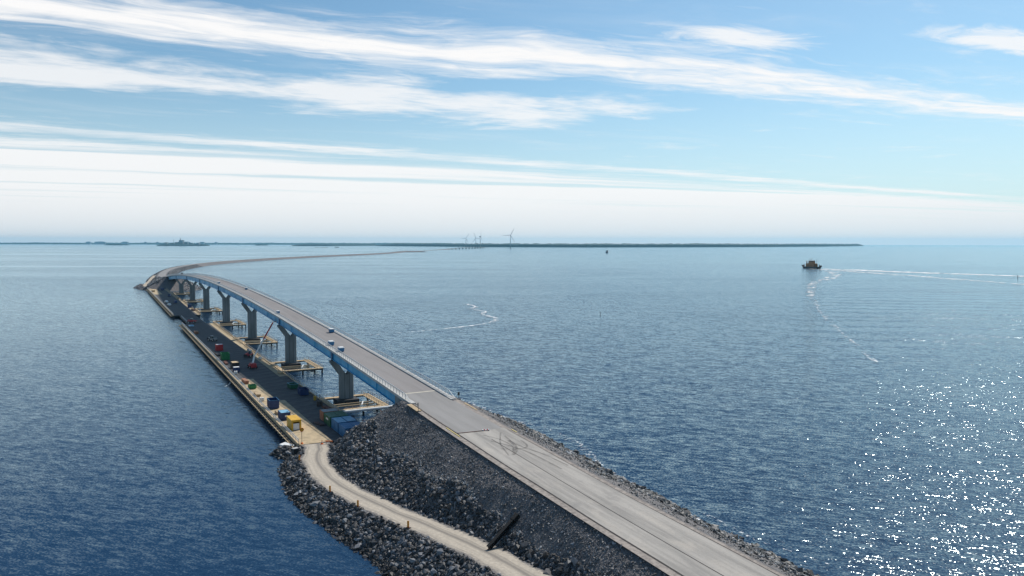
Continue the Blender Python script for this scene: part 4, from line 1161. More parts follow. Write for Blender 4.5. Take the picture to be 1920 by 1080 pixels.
# chests on the bridge deck
def chest(s, t, label, k=1.0):
    C = at_st('sand_chest', s, t, zdeck(s) + 0.02); tag(C, label, 'chest', 'blue chests with white lids on the bridge deck')
    MB().hexa([(-0.85 * k, -0.7 * k, 0.08), (0.85 * k, -0.7 * k, 0.08), (0.85 * k, 0.7 * k, 0.08), (-0.85 * k, 0.7 * k, 0.08)], [(-1.0 * k, -0.8 * k, 1.15 * k), (1.0 * k, -0.8 * k, 1.15 * k), (1.0 * k, 0.8 * k, 1.15 * k), (-1.0 * k, 0.8 * k, 1.15 * k)]).build('body', M_cblue, C, bevel=0.05)
    MB().hexa([(-1.06 * k, -0.86 * k, 1.152 * k), (1.06 * k, -0.86 * k, 1.152 * k), (1.06 * k, 0.86 * k, 1.152 * k), (-1.06 * k, 0.86 * k, 1.152 * k)], [(-0.95 * k, -0.7 * k, 1.4 * k), (0.95 * k, -0.7 * k, 1.4 * k), (0.95 * k, 0.7 * k, 1.4 * k), (-0.95 * k, 0.7 * k, 1.4 * k)]).build('lid', M_white, C, bevel=0.03)
    MB().box(-0.8 * k, 0.8 * k, -0.5 * k, 0.5 * k, 0, 0.079).build('foot', M_dark, C)
chest(28.5, -3.3, 'blue chest with white lid alone on the right side of the bridge deck')
chest(4.6, 3.3, 'blue chest with white lid by the left railing, farther of the close pair')
chest(-6.5, 3.3, 'blue chest with white lid by the left railing, nearer of the close pair')
chest(84.5, 3.4, 'small far chest with white lid by the left railing past the second pier', 0.8)
chest(262.0, 3.2, 'distant chest with white lid near the crest of the bridge', 0.9)
chest(203.0, -3.4, 'far chest in shade by the right railing before the crest', 0.8)

# ------------------------------------------------------------------ small things at the bridge end and along the haul road
def on_bank(s, t): return float(bank_height(s, t))
def delineator(s, t, label):
    z = float(haul_query(np.array([s]), np.array([t]))[1][0]) + 0.02
    D = at_st('delineator_post', s, t, z, 2.5); tag(D, label, 'delineator', 'orange striped delineators along the haul road')
    MB().box(-0.28, 0.28, -0.42, 0.42, 0, 0.12).build('base', M_tyre, D)
    pn = MB().box(-0.03, 0.03, -0.17, 0.17, 0.12, 1.25).build('panel', M_orange, D)
    for k in range(3):
        z0 = 0.3 + k * 0.34
        for sx, xx in ((-1, -0.0345), (1, 0.0345)):
            MB().verts([(xx, -0.165, z0), (xx, 0.165, z0 + 0.16), (xx, 0.165, z0 + 0.3), (xx, -0.165, z0 + 0.14)], [(0, 1, 2, 3)]).build('stripe', pbr('warning_yellow', (0.85, 0.50, 0.03), 0.5), pn)
delineator(-61.8, 28.4, 'orange striped delineator closest to the jetty on the haul road')
delineator(-87.0, 28.4, 'orange striped delineator at the haul road bend, second from the jetty')
delineator(-98.2, 26.4, 'orange striped delineator third from the jetty on the haul road')
delineator(-113.2, 22.6, 'orange striped delineator farthest from the jetty on the haul road')
def cone():
    C = at_st('traffic_cone', -50.0, 20.4, 2.08); tag(C, 'orange traffic cone where the haul road meets the jetty', 'cone')
    MB().box(-0.32, 0.32, -0.32, 0.32, 0, 0.06).build('base', M_orange, C)
    c = MB().tube((0, 0, 0.06), (0, 0, 1.0), 0.24, 0.05, n=14).build('body', M_orange, C)
    MB().tube((0, 0, 0.42), (0, 0, 0.62), 0.178, 0.138, n=14, caps=False).build('band', M_white, c)
    C2 = at_st('barrier_board', -50.6, 18.9, 2.08, 0.9); tag(C2, 'low orange barrier board beside the cone at the jetty root', 'barrier')
    MB().box(-0.9, 0.9, -0.04, 0.04, 0.55, 0.8).build('board', M_orange, C2)
    for x in (-0.7, 0.7): MB().box(x - 0.04, x + 0.04, -0.3, 0.3, 0, 0.06).box(x - 0.03, x + 0.03, -0.03, 0.039, 0.06, 0.55).build('leg', M_dark, C2)
cone()
def round_sign():
    S = at_st('round_sign', -47.2, 24.5, ZT, 0.1); tag(S, 'round orange-faced sign on a dark pole at the jetty corner', 'sign')
    MB().tube((0, 0, 0), (0, 0, 3.6), 0.06, n=8).build('pole', M_dark, S)
    d = MB().tube((-0.10, 0, 3.4), (-0.07, 0, 3.4), 0.50, n=22).build('disc', M_orange, S)
    MB().tube((-0.115, 0, 3.4), (-0.101, 0, 3.4), 0.30, n=22).build('disc_centre', M_yellow, d)
    MB().tube((0, 0, 0), (0, 0, 0.3), 0.34, 0.2, n=12).build('base', M_orange, S)
round_sign()
def slabs():
    z = on_bank(-45.0, 27.9)
    S = at_st('concrete_slab', -45.2, 27.6, max(z, 1.3) + 0.25, 0.5); tag(S, 'pale concrete slab lying tilted on the rocks at the jetty corner', 'slab')
    MB().hexa([(-1.7, -0.9, -0.1), (1.7, -0.9, 0.15), (1.7, 0.9, 0.0), (-1.7, 0.9, -0.25)], [(-1.7, -0.9, 0.15), (1.7, -0.9, 0.4), (1.7, 0.9, 0.25), (-1.7, 0.9, 0.0)]).build('slab', M_white, S, bevel=0.04)
    z = on_bank(-53.0, 27.6)
    D = at_st('electric_cabinet', -53.0, 27.4, max(z, 1.2), 0.3); tag(D, 'black electric cabinet with a pale top on the rocky spit', 'cabinet')
    MB().box(-0.5, 0.5, -0.6, 0.6, 0, 1.5).build('body', M_dark, D); MB().box(-0.55, 0.55, -0.65, 0.65, 1.501, 1.6).build('lid', M_concrete, D)
    MB().box(-0.52, -0.501, -0.5, 0.5, 0.15, 1.4).build('door', M_grey if False else M_dark, D)
slabs()
def road_sign(s, t, dr, label, h=1.9):
    S = at_st('road_sign', s, t, min(zdeck(s), on_bank(s, t) + 0.1), dr); tag(S, label, 'sign')
    MB().tube((0, 0, -0.3), (0, 0, h), 0.05, n=8).build('pole', M_dark, S)
    p = MB().box(0.052, 0.08, -0.35, 0.35, h - 0.75, h).build('panel', M_dark, S)
    MB().box(-0.3, 0.3, -0.3, 0.3, -0.05, 0.12).build('foot', M_dark, S)
road_sign(-76.3, 6.2, 0.9, 'dark sign on a post on the left shoulder near the railing end', 1.9)
road_sign(-70.0, -6.3, 0.4, 'dark sign on a post at the right-hand railing end', 1.6)
def timber_stack(s, t, L, label, n, mat=M_timber):
    P = at_st('timber_stack', s, t, 0, 0); tag(P, label, 'timber')
    sl = 0.055
    for i in range(n):
        for k in range(2 if n > 3 else 1):
            MB().bar((-L / 2, i * 0.22, zdeck(s - L / 2) + 0.05 + 0.09 * k), (L / 2, i * 0.22, zdeck(s + L / 2) + 0.05 + 0.09 * k), 0.18, 0.08).build('plank', mat, P)
timber_stack(-73.4, 5.6, 6.0, 'pale planks stacked on the left shoulder beside the railing end', 5)
timber_stack(-93.0, 5.5, 6.5, 'single long yellow board along the left road edge', 1, M_paleyellow)
timber_stack(-77.0, -6.1, 6.5, 'pale boards along the right road edge beyond the railing', 2)
timber_stack(-97.0, -6.0, 2.2, 'short yellow board on the right road edge at the seam', 1, M_paleyellow)
def lying_barrier():
    s = -94.6
    B = at_st('fallen_barrier', s, -0.9, zdeck(s) + 0.03, 1.35); tag(B, 'red and white barrier plank lying on the road at the asphalt seam', 'barrier')
    for i in range(5):
        MB().box(-0.75 + i * 0.3, -0.453 + i * 0.3, -0.12, 0.12, 0.06, 0.24).build('segment', M_red if i % 2 else M_white, B)
    for x in (-0.6, 0.6): MB().box(x - 0.1, x + 0.1, -0.25, 0.25, 0, 0.059).build('foot', M_tyre, B)
    R_ = at_st('seam_batten', -94.3, 2.4, zdeck(-94.3) + 0.03, 1.48); tag(R_, 'thin rusty batten laid across the road along the asphalt seam', 'batten')
    MB().box(-2.7, 2.7, -0.07, 0.07, 0, 0.09).build('bar', M_rust, R_); MB().box(-2.7, 2.7, -0.25, -0.08, 0, 0.03).build('strip', M_white, R_)
lying_barrier()
def steel_pile():
    a = (-127.6, 10.4); b = (-128.9, 15.9)
    za = on_bank(*a) + 0.60; zb = on_bank(*b) + 0.40
    P = frame('steel_pile'); tag(P, 'long black steel beam lying down the rock slope above the haul road', 'beam')
    A = Vector((*a, za)); Bv = Vector((*b, zb)); d = (Bv - A).normalized()
    def bar(p, q, w, h, name, mat): MB().bar(p, q, w, h).build(name, mat, P)
    up = Vector((0, 0, 1)); f = (up - d * up.dot(d)).normalized()
    bar(A + f * 0.30, Bv + f * 0.30, 0.62, 0.06, 'top_flange', M_black); bar(A - f * 0.30, Bv - f * 0.30, 0.62, 0.06, 'bottom_flange', M_black)
    MB().bar(A, Bv, 0.08, 0.535).build('web', M_black, P)
    bar(A - d * 0.35, A + d * 0.9, 0.8, 0.74, 'top_shadow_block', M_black)  # thick black end block, shaped for the shadow at the beam's top
    for k in (-0.45, 0.0, 0.4): MB().bar(Bv + Vector((0, 0, -0.2)) - d * 0.4, Bv + d * 0.9 + Vector((0.5 * k, 0.5 * k, -0.25)), 0.14, 0.10).build('rusty_tip', M_rust, P)
steel_pile()
# mooring debris and a tripod of bars by the abutment
def rebar_heap():
    P = frame('rebar_heap'); tag(P, 'tangle of bent bars at the toe of the bank by the nearest platform', 'rebar')
    for i in range(16):
        s = random.uniform(-38, -30); t = random.uniform(-4, 5); z = on_bank(s, t)
        q = random.uniform(0, 6.28)
        MB().bar((s, t, z + 0.1), (s + 3.5 * math.cos(q), t + 3.5 * math.sin(q), max(z, on_bank(s + 3.5 * math.cos(q), t + 3.5 * math.sin(q))) + random.uniform(0.3, 1.3)), 0.12, 0.12).build('bar', random.choice([M_grey, M_rust, M_galv]), P)
rebar_heap()

# ------------------------------------------------------------------ far causeway: continues the bridge, then curves away to the right
CW = catmull([(655, 0, 13.4), (720, 0, 10.4), (800, -1, 7.4), (900, -5, 5.8), (1043, -18, 5.2), (1180, -36, 5.0), (1313, -62, 5.0), (1531, -121, 5.0), (1734, -200, 5.0), (1956, -311, 5.0), (2280, -502, 5.0), (2612, -739, 5.0), (2921, -968, 5.0), (3345, -1218, 5.0), (3798, -1461, 4.6), (3950, -1550, 2.2), (4381, -1813, 2.0), (5020, -2250, 5.0)], 6)
def causeway():
    prof = [(-1, 0.0), (-0.5, 0.0), (0.5, 0.0), (1, 0.0)]
    P = CW; d = np.gradient(P[:, :2], axis=0); d /= np.linalg.norm(d, axis=1)[:, None]; nr = np.stack([-d[:, 1], d[:, 0]], -1)
    vs = []; fs = []
    for i in range(len(P)):
        z = P[i, 2]; e = 1.0 + 0.0 * i
        hw = 6.6 if z > 4.2 else 4.2
        j1 = 1 + 0.10 * math.sin(i * 1.7) + random.uniform(-0.06, 0.06); j2 = 1 + 0.10 * math.sin(i * 2.3) + random.uniform(-0.06, 0.06)
        ws = [(hw + (z + 1.5) * 1.9 * j1, -1.5), (hw + z * 0.9 * j1, z * 0.45), (hw, z - 0.06), (-hw, z - 0.06), (-hw - z * 0.9 * j2, z * 0.45), (-hw - (z + 1.5) * 1.9 * j2, -1.5)]
        for (o, zz) in ws:
            q = P[i, :2] + nr[i] * o; vs.append((q[0], q[1], zz))
    n = 6
    for i in range(len(P) - 1):
        for j in range(n - 1):
            a = i * n + j; fs.append((a, a + n, a + n + 1, a + 1))
    fs.append((0, 1, 2, 3, 4, 5))
    o = MB().verts(vs, fs).build('causeway', M_ground); o.location = BRF['loc']; o.rotation_euler = (0, 0, YAW); struct(o)
    m = M_asphn
    ribbon('causeway_road', [(q[0], q[1], q[2] + 0.03) for q in CW], [9.4 if q[2] > 4.2 else 6.0 for q in CW], m, nx=2)
    # rocks along its flanks, as far as one can still see them as rocks
    n = 14000
    k = rng.uniform(0, 1, n) ** 1.5 * 40; i0 = np.minimum(k.astype(int), len(P) - 2); f = (k - i0)[:, None]
    c = P[i0] * (1 - f) + P[i0 + 1] * f; nn = nr[i0]
    side = np.where(rng.random(n) < 0.5, 1.0, -1.0); u_ = rng.random(n)
    off = 6.8 + u_ * (c[:, 2] + 0.6) * 1.85
    z = c[:, 2] * (1 - u_ * 1.1)
    Q = np.stack([c[:, 0] + nn[:, 0] * off * side, c[:, 1] + nn[:, 1] * off * side, z], -1)
    sz = np.clip(rng.lognormal(0.1, 0.4, n), 0.5, 2.6)
    stuff(rock_field('causeway_rocks', Q, sz, tints(n, 0.08, 0.30, 0.04), small=True, parent=o))
causeway()
def far_bank():
    """flat working area and rocky spit at the far end of the jetty"""
    ss = np.arange(606, 900, 4.0); tts = np.arange(-34, 60, 2.5)
    S, T = np.meshgrid(ss, tts, indexing='ij')
    tz = np.interp(S, CW[:, 0], CW[:, 2]); tt0 = np.interp(S, CW[:, 0], CW[:, 1])
    sh = 27 + 10 * np.exp(-((S - 700) / 38.0) ** 2) - np.maximum(S - 720, 0) * 0.085 + 3.0 * fbm(S * 0.05, S * 0)
    bench = 2.2 - np.maximum(T - sh + 5, 0) / 1.8 - np.maximum(640 - S, 0) / 1.8
    nose = tz - 0.5 - np.hypot(np.maximum(652 - S, 0) / 1.6, np.maximum(np.abs(T - tt0) - 6.8, 0)) / 1.7
    Z = np.maximum(np.maximum(bench * (T > 0) - 3.0 * (T <= 0), nose), -2.0) + fbm(S * 0.3, T * 0.3, 2) * 0.5
    inroad = (np.abs(T - tt0) < 7.4) & (S > 648)
    Z = np.where(inroad, np.minimum(Z, tz - 0.35), Z)
    idx = np.arange(S.size).reshape(S.shape)
    keep = np.maximum.reduce([Z[:-1, :-1], Z[1:, :-1], Z[:-1, 1:], Z[1:, 1:]]) > -1.5
    q = np.stack([idx[:-1, :-1], idx[1:, :-1], idx[1:, 1:], idx[:-1, 1:]], -1)[keep]
    me = bpy.data.meshes.new('far_bank'); me.from_pydata(np.stack([S, T, Z], -1).reshape(-1, 3).tolist(), [], q.tolist()); me.materials.append(M_ground)
    o = bpy.data.objects.new('far_bank', me); COL.objects.link(o); o.location = BRF['loc']; o.rotation_euler = (0, 0, YAW); struct(o)
    n = 9000
    s = rng.uniform(600, 860, n); t = rng.uniform(-30, 52, n)
    tz = np.interp(s, CW[:, 0], CW[:, 2]); tt0 = np.interp(s, CW[:, 0], CW[:, 1])
    sh = 27 + 10 * np.exp(-((s - 700) / 38.0) ** 2) - np.maximum(s - 720, 0) * 0.085
    b = 2.2 - np.maximum(t - sh + 5, 0) / 1.8 - np.maximum(640 - s, 0) / 1.8
    nz = tz - 0.5 - np.hypot(np.maximum(652 - s, 0) / 1.6, np.maximum(np.abs(t - tt0) - 6.8, 0)) / 1.7
    z = np.maximum(np.where(t > 0, b, -3), nz)
    hl = np.abs(t - np.interp(s, [636, 680, 730, 800, 870], [20, 24, 21, 13, 8])) > 4.5
    ok = (z > -0.4) & (np.abs(t - tt0) > 8) & hl & ~((s < 640) & (t > 7))
    s, t, z = s[ok], t[ok], z[ok]; sz = np.clip(rng.lognormal(0.25, 0.4, len(s)), 0.6, 3.0)
    stuff(rock_field('bank_rocks', np.stack([s, t, z], -1), sz, tints(len(s), 0.05, 0.22), small=True, parent=o))
    hr = catmull([(634, 20, 2.12), (660, 22.5, 2.5), (690, 24, 2.6), (730, 21, 2.8), (780, 15, 3.4), (830, 9.8, 5.0), (880, 4, 6.0)], 5)
    ribbon('far_haul_road', [(a, b_, c + 0.12) for a, b_, c in hr], [6.5] * len(hr), pbr('far_haul_sand', (0.47, 0.40, 0.31), 0.95, var=0.3, vscale=0.2), nx=2)
far_bank()
def far_spit():
    c = np.array(W(3700, -1409, 0)[:2])
    vs = []; fs = []; n = 18
    for k, (r, z) in enumerate(((1.0, -1), (0.7, 4.5), (0.25, 7.0))):
        for i in range(n):
            q = 2 * math.pi * i / n; w = 1 + 0.25 * math.sin(3 * q + k)
            vs.append((c[0] + 95 * r * w * math.cos(q) + 20, c[1] + 60 * r * w * math.sin(q), z))
    for k in range(2):
        for i in range(n): fs.append((k * n + i, k * n + (i + 1) % n, (k + 1) * n + (i + 1) % n, (k + 1) * n + i))
    fs.append(tuple(2 * n + i for i in range(n)))
    struct(MB().verts(vs, fs).build('causeway_spit', M_ground))
far_spit()
def second_bridge():
    a = Vector(W(5020, -2250, 0)); b = Vector((-265, 7425, 0)); d = (b - a); L = d.length; yaw = math.atan2(d.y, d.x)
    B = empty('second_bridge', a, yaw); tag(B, 'small low bridge far out below the wind turbines', 'bridge')
    n = 12; st = [(L * i / n, 0, 6 + 9 * math.sin(math.pi * i / n)) for i in range(n + 1)]
    MB().sweep([(-5.5, -3.0), (5.5, -3.0), (5.5, 0.8), (-5.5, 0.8)], st).build('deck', M_pierconc, B)
    for i in range(1, n):
        z = st[i][2]; MB().hexa([(st[i][0] - 5, -5, -2), (st[i][0] + 5, -5, -2), (st[i][0] + 5, 5, -2), (st[i][0] - 5, 5, -2)], [(st[i][0] - 3.5, -5, z - 3.0), (st[i][0] + 3.5, -5, z - 3.0), (st[i][0] + 3.5, 5, z - 3.0), (st[i][0] - 3.5, 5, z - 3.0)]).build('pier', M_dark, B)
second_bridge()

# ------------------------------------------------------------------ far shores and islands
def shore(name, line, depth, hmin, hmax, seed, taper=0.06, step=None, crowns=True):
    """wooded shore: front line (x, y) points; ragged tree-top ridge behind it"""
    P = np.array(line, float)
    seg = np.concatenate([[0], np.cumsum(np.linalg.norm(np.diff(P, axis=0), axis=1))]); L = seg[-1]
    n = int(min(900, max(60, L / (step or 35))))
    u_ = np.linspace(0, L, n); X = np.interp(u_, seg, P[:, 0]); Y = np.interp(u_, seg, P[:, 1])
    r = np.random.default_rng(seed)
    low = np.interp(np.arange(n), np.arange(0, n + 12, 12), r.uniform(0, 1, len(np.arange(0, n + 12, 12))))
    top = hmin + (hmax - hmin) * (0.65 * low + 0.35 * r.uniform(0, 1, n))
    tp = np.clip(np.minimum(u_ / L, 1 - u_ / L) / taper, 0.0, 1) ** 0.5
    top = top * tp
    vs = []; fs = []
    rows = [(0.0, 0.0, -2), (0.004, 0.04, 1.0), (0.012, 0.62, 0), (0.10, 0.92, 0), (0.45, 1.0, 0), (1.0, 0.0, -2)]
    for k, (dk, hk, hz) in enumerate(rows):
        jit = r.uniform(0.82, 1.0, n) if 1 < k < 5 else np.ones(n)
        for i in range(n):
            l = math.hypot(X[i], Y[i]); sc = 1 + depth * dk / l
            vs.append((X[i] * sc, Y[i] * sc, top[i] * hk * jit[i] + hz))
    for k in range(len(rows) - 1):
        for i in range(n - 1):
            a = k * n + i; fs.append((a, a + 1, a + n + 1, a + n))
    return struct(MB().verts(vs, fs).build(name, M_forest))
shore('far_shore', [(-24000, 23000), (-17139, 23200), (-14000, 22300), (-9500, 21500), (-6609, 21500), (-3000, 20500), (-900, 20500)], 1500, 46, 66, 1, taper=0.02)
shore('wooded_shore', [(-2300, 12600), (-1276, 11176), (-300, 9700), (906, 9075), (2300, 9800), (3672, 10727), (5400, 12700), (7100, 15100)], 900, 46, 54, 2, taper=0.05)
shore('wooded_island', [(-8100, 14850), (-7900, 14779), (-7560, 14800)], 250, 24, 40, 3, taper=0.3, step=25)
shore('harbour_island', [(-5694, 11968), (-5300, 11900), (-4922, 12213)], 380, 28, 40, 4, taper=0.15, step=20)
shore('wooded_island', [(-5020, 14600), (-4900, 14550), (-4760, 14620)], 200, 22, 32, 5, taper=0.3, step=15)
shore('wooded_island', [(-3537, 11949), (-3000, 12400), (-2464, 13900)], 600, 34, 44, 6, taper=0.12, step=25)
def reef(x, y, rx, ry, seed):
    r = random.Random(seed); vs = []; fs = []; n = 16
    for k, (q, z) in enumerate(((1.0, -1), (0.6, 2.2), (0.2, 3.0))):
        for i in range(n):
            a = 2 * math.pi * i / n; w = 1 + r.uniform(-0.2, 0.2)
            vs.append((x + rx * q * w * math.cos(a), y + ry * q * w * math.sin(a), z))
    for k in range(2):
        for i in range(n): fs.append((k * n + i, k * n + (i + 1) % n, (k + 1) * n + (i + 1) % n, (k + 1) * n + i))
    fs.append(tuple(2 * n + i for i in range(n)))
    return struct(MB().verts(vs, fs).build('skerry', M_forest))
reef(-16, 7312, 55, 60, 1); reef(-333, 7830, 120, 90, 2); reef(-2070, 8250, 60, 60, 9); reef(-2180, 8350, 40, 50, 10)

# mill on the harbour island and town blocks on the far shore
def mill():
    Mx, My = -5330, 12080
    K = empty('mill', (Mx, My, 20)); tag(K, 'distant blue-grey mill with a tall chimney on the harbour island', 'mill')
    for i, (x, w, h, y) in enumerate(((-20, 62, 70, 0), (-95, 80, 38, 40), (55, 52, 44, 20), (-190, 50, 24, 60), (110, 60, 26, 70), (-280, 36, 34, 30), (250, 40, 26, 10))):
        b = MB().box(x - w / 2, x + w / 2, y, y + 60, -8, h).build('hall', M_town, K)
        MB().box(x - w / 2 - 1.5, x + w / 2 + 1.5, y - 1.5, y + 61.5, h + 0.02, h + 3).build('roof', M_town, b)
    c = MB().tube((-38, 30, 60), (-38, 30, 108), 5.5, 4.2, n=14).build('chimney', M_town, K)
    MB().tube((-150, 30, 0), (-150, 30, 84), 2.5, 1.8, n=10).build('chimney', M_town, K)
mill()
town = [(-12420, 21900, 120, 74), (-12050, 21850, 300, 76), (-11300, 21800, 180, 72), (-10650, 21700, 60, 66), (-10300, 21700, 60, 66), (-9600, 21500, 70, 64), (-9350, 21500, 180, 68), (-8900, 21450, 120, 68), (-8500, 21450, 60, 66)]
names = ['leftmost pale block', 'broad flat-topped block', 'second broad block', 'small block left of centre', 'small block at the middle', 'narrow block', 'long low block', 'mid-sized block', 'rightmost small block']
for (x, y, w, hh), nm in zip(town, names):
    T = empty('town_block', (x, y, 0)); tag(T, nm + ' of the hazy town on the far left shore', 'building', 'far town blocks')
    MB().box(-w / 2, w / 2, 0, 80, -1, hh).build('wall', M_town, T); MB().box(-w / 3, w / 3, 10, 70, hh + 0.05, hh + 8).build('roof', M_town, T)

# ------------------------------------------------------------------ wind turbines
def turbine(x, y, base, hub, blade, ang, yaw, label):
    T = empty('wind_turbine', (x, y, base), yaw); tag(T, label, 'wind turbine', 'wind turbines on the skyline')
    h = hub - base
    t = MB().tube((0, 0, -2), (0, 0, h - 3), 3.6, 2.4, n=16).build('tower', M_tower, T, smooth=True)
    n = MB().hexa([(-3.5, -6, h - 3), (3.5, -6, h - 3), (3.5, 12, h - 3), (-3.5, 12, h - 3)], [(-3, -6, h + 4), (3, -6, h + 4), (3, 11, h + 4), (-3, 11, h + 4)]).build('nacelle', M_tower, T, bevel=0.8)
    hb = MB().tube((0, -6, h), (0, -10.5, h), 3.6, 1.2, n=12).build('hub', M_tower, T)
    for k in range(3):
        a = ang + k * 2 * math.pi / 3; e = Vector((math.sin(a), 0, math.cos(a))); f = Vector((math.cos(a), 0, -math.sin(a)))
        c = Vector((0, -8, h)); vs = []
        for r_, w_, th in ((2.5, 2.8, 2.2), (blade * 0.2, 4.6, 1.6), (blade * 0.6, 3.0, 1.0), (blade, 1.0, 0.4)):
            for (p, q) in ((-0.35, -0.5), (0.65, -0.2), (0.65, 0.2), (-0.35, 0.5)):
                vs.append(tuple(c + e * r_ + f * (p * w_) + Vector((0, q * th, 0))))
        fs = [(i * 4 + j, i * 4 + (j + 1) % 4, i * 4 + 4 + (j + 1) % 4, i * 4 + 4 + j) for i in range(3) for j in range(4)] + [(3, 2, 1, 0), (12, 13, 14, 15)]
        MB().verts(vs, fs).build('blade', M_tower, hb)
turbine(-16, 7312, 2.5, 127, 82, R(28), 0.1, 'wind turbine standing alone on the right with one blade pointing left')
turbine(-333, 7830, 2.5, 118, 82, R(2), 1.35, 'wind turbine seen edge-on with one blade straight up')
turbine(-470, 9700, 30, 115, 82, R(-22), 0.1, 'middle wind turbine of the left trio with a blade leaning left')
turbine(-610, 9900, 30, 113, 80, R(32), 0.1, 'leftmost wind turbine of the group on the skyline')

# ------------------------------------------------------------------ ferry, boat, sea marks
def ferry():
    yaw = math.atan2(0.96, -0.27)
    F = empty('car_ferry', (602, 1500, 0), yaw); tag(F, 'yellow double-ended car ferry with a dark hull trailing a white wake', 'ferry')
    F.scale = (0.84, 0.84, 0.92)
    L = 32.0
    out = []
    for k in np.linspace(-1, 1, 25):
        out.append((L * k, 6.4 * (1 - abs(k) ** 6) ** 0.5 * 1.0 + 0.05))
    n = len(out)
    ring = [(x, y) for x, y in out] + [(x, -y) for x, y in reversed(out)]
    m = len(ring); vs = []
    for z, s_, w in ((-1.5, 0.90, 0.80), (1.0, 0.97, 0.97), (3.0, 1.0, 1.0)):
        vs += [(x * s_, y * w, z + (0.9 * (abs(x) / L) ** 4 if z > 2 else 0)) for x, y in ring]
    fs = [(k * m + i, k * m + (i + 1) % m, (k + 1) * m + (i + 1) % m, (k + 1) * m + i) for k in range(2) for i in range(m)]
    fs += [(2 * m + i, 2 * m + i + 1, 2 * m + m - 2 - i, 2 * m + m - 1 - i) for i in range(n - 1)]
    MB().verts(vs, fs).build('hull', M_hull, F)
    MB().box(-24, 24, 6.15, 6.35, 3.0, 4.2).build('bulwark', M_hull, F); MB().box(-24, 24, -6.35, -6.15, 3.0, 4.2).build('bulwark', M_grey, F)
    for sg in (-1, 1):
        MB().hexa([(sg * 30.5, -3.5, 3.6), (sg * 30.9, -3.5, 3.6), (sg * 30.9, 3.5, 3.6), (sg * 30.5, 3.5, 3.6)] if sg > 0 else [(sg * 30.9, -3.5, 3.6), (sg * 30.5, -3.5, 3.6), (sg * 30.5, 3.5, 3.6), (sg * 30.9, 3.5, 3.6)],
                  [(sg * 33.5 - 0.2, -3.2, 7.2), (sg * 33.5 + 0.2, -3.2, 7.2), (sg * 33.5 + 0.2, 3.2, 7.2), (sg * 33.5 - 0.2, 3.2, 7.2)]).build('ramp', M_dark, F)
    for sg in (-1, 1):
        h = MB().box(-14, 14, min(sg * 4.0, sg * 6.0), max(sg * 4.0, sg * 6.0), 3.2, 9.6).build('deck_house', M_cream, F)
        for x in range(-12, 13, 4): MB().box(x - 0.9, x + 0.9, min(sg * 6.001, sg * 6.05), max(sg * 6.001, sg * 6.05), 6.0, 7.2).build('window', M_glass, h)
        MB().box(-22, -20, min(sg * 4.6, sg * 5.6), max(sg * 4.6, sg * 5.6), 3.2, 8.6).build('stair_tower', M_cream, F)
        MB().box(20, 22, min(sg * 4.6, sg * 5.6), max(sg * 4.6, sg * 5.6), 3.2, 8.6).build('stair_tower', M_cream, F)
    MB().box(-13, 13, -6.0, 6.0, 9.61, 11.0).build('upper_deck', M_cream, F)
    b = MB().hexa([(-7, -4.8, 11.01), (7, -4.8, 11.01), (7, 4.8, 11.01), (-7, 4.8, 11.01)], [(-5.6, -4.2, 17.0), (5.6, -4.2, 17.0), (5.6, 4.2, 17.0), (-5.6, 4.2, 17.0)]).build('wheelhouse', M_cream, F)
    MB().hexa([(-6.4, -4.6, 14.6), (6.4, -4.6, 14.6), (6.4, 4.6, 14.6), (-6.4, 4.6, 14.6)], [(-6.1, -4.45, 16.2), (6.1, -4.45, 16.2), (6.1, 4.45, 16.2), (-6.1, 4.45, 16.2)]).build('window_band', M_glass, b)
    MB().box(-6.4, 6.4, -4.9, 4.9, 17.01, 17.5).build('roof', M_white, b)
    MB().tube((0, 0, 17.5), (0, 0, 24.0), 0.40, 0.2, n=8).bar((-2.0, 0, 20.6), (2.0, 0, 20.6), 0.25, 0.25).build('mast', M_dark, F)
    for x in (-12, 12):
        MB().tube((x, 4.6, 11.0), (x, 4.6, 16.5), 1.2, 0.9, n=10).build('funnel', M_cream, F)
        MB().tube((x, -4.6, 11.0), (x, -4.6, 22.0), 0.45, 0.2, n=8).build('light_mast', M_dark, F)
ferry()
def boat():
    B = empty('ferry_boat', (487, 3830, 0), R(80)); tag(B, 'tiny dark boat far off below the wooded shore', 'boat')
    MB().hexa([(-20, -5, -1), (22, -3, -1), (22, 3, -1), (-20, 5, -1)], [(-22, -6.5, 5), (26, -2, 6), (26, 2, 6), (-22, 6.5, 5)]).build('hull', M_hull, B)
    MB().box(-14, 8, -6.2, 6.2, 5.05, 8).build('deck_house', M_white, B); MB().box(-8, 3, -5, 5, 8.02, 13).build('wheelhouse', M_dark, B)
    MB().tube((-4, 0, 13), (-4, 0, 18), 0.4, 0.2, n=6).build('mast', M_dark, B)
boat()
def barge():
    B = empty('work_barge', (-1920, 8200, 0), 0.1); tag(B, 'tiny dark work barge beyond the far causeway', 'barge')
    MB().box(-22, 22, -6, 6, -1, 4).build('hull', M_hull, B); MB().box(-16, -10, -3, 3, 4.01, 10).build('deck_house', M_dark, B); MB().box(8, 14, -3, 3, 4.01, 9).build('deck_house', M_dark, B)
barge()
def spar(x, y, h, r, label):
    S = empty('spar_buoy', (x, y, 0)); tag(S, label, 'buoy', 'spar buoys')
    MB().tube((0, 0, -1), (0, 0, h), r, r * 0.75, n=10).build('spar', M_dark, S); MB().tube((0, 0, h), (0, 0, h + 0.6), r * 0.5, r * 0.5, n=8).build('top_mark', M_dark, S)
spar(62, 521, 1.7, 0.2, 'thin dark spar buoy alone in the open water mid-picture')
spar(741, 1093, 4.0, 0.5, 'dark spar buoy standing in the ferry wake near the right edge')

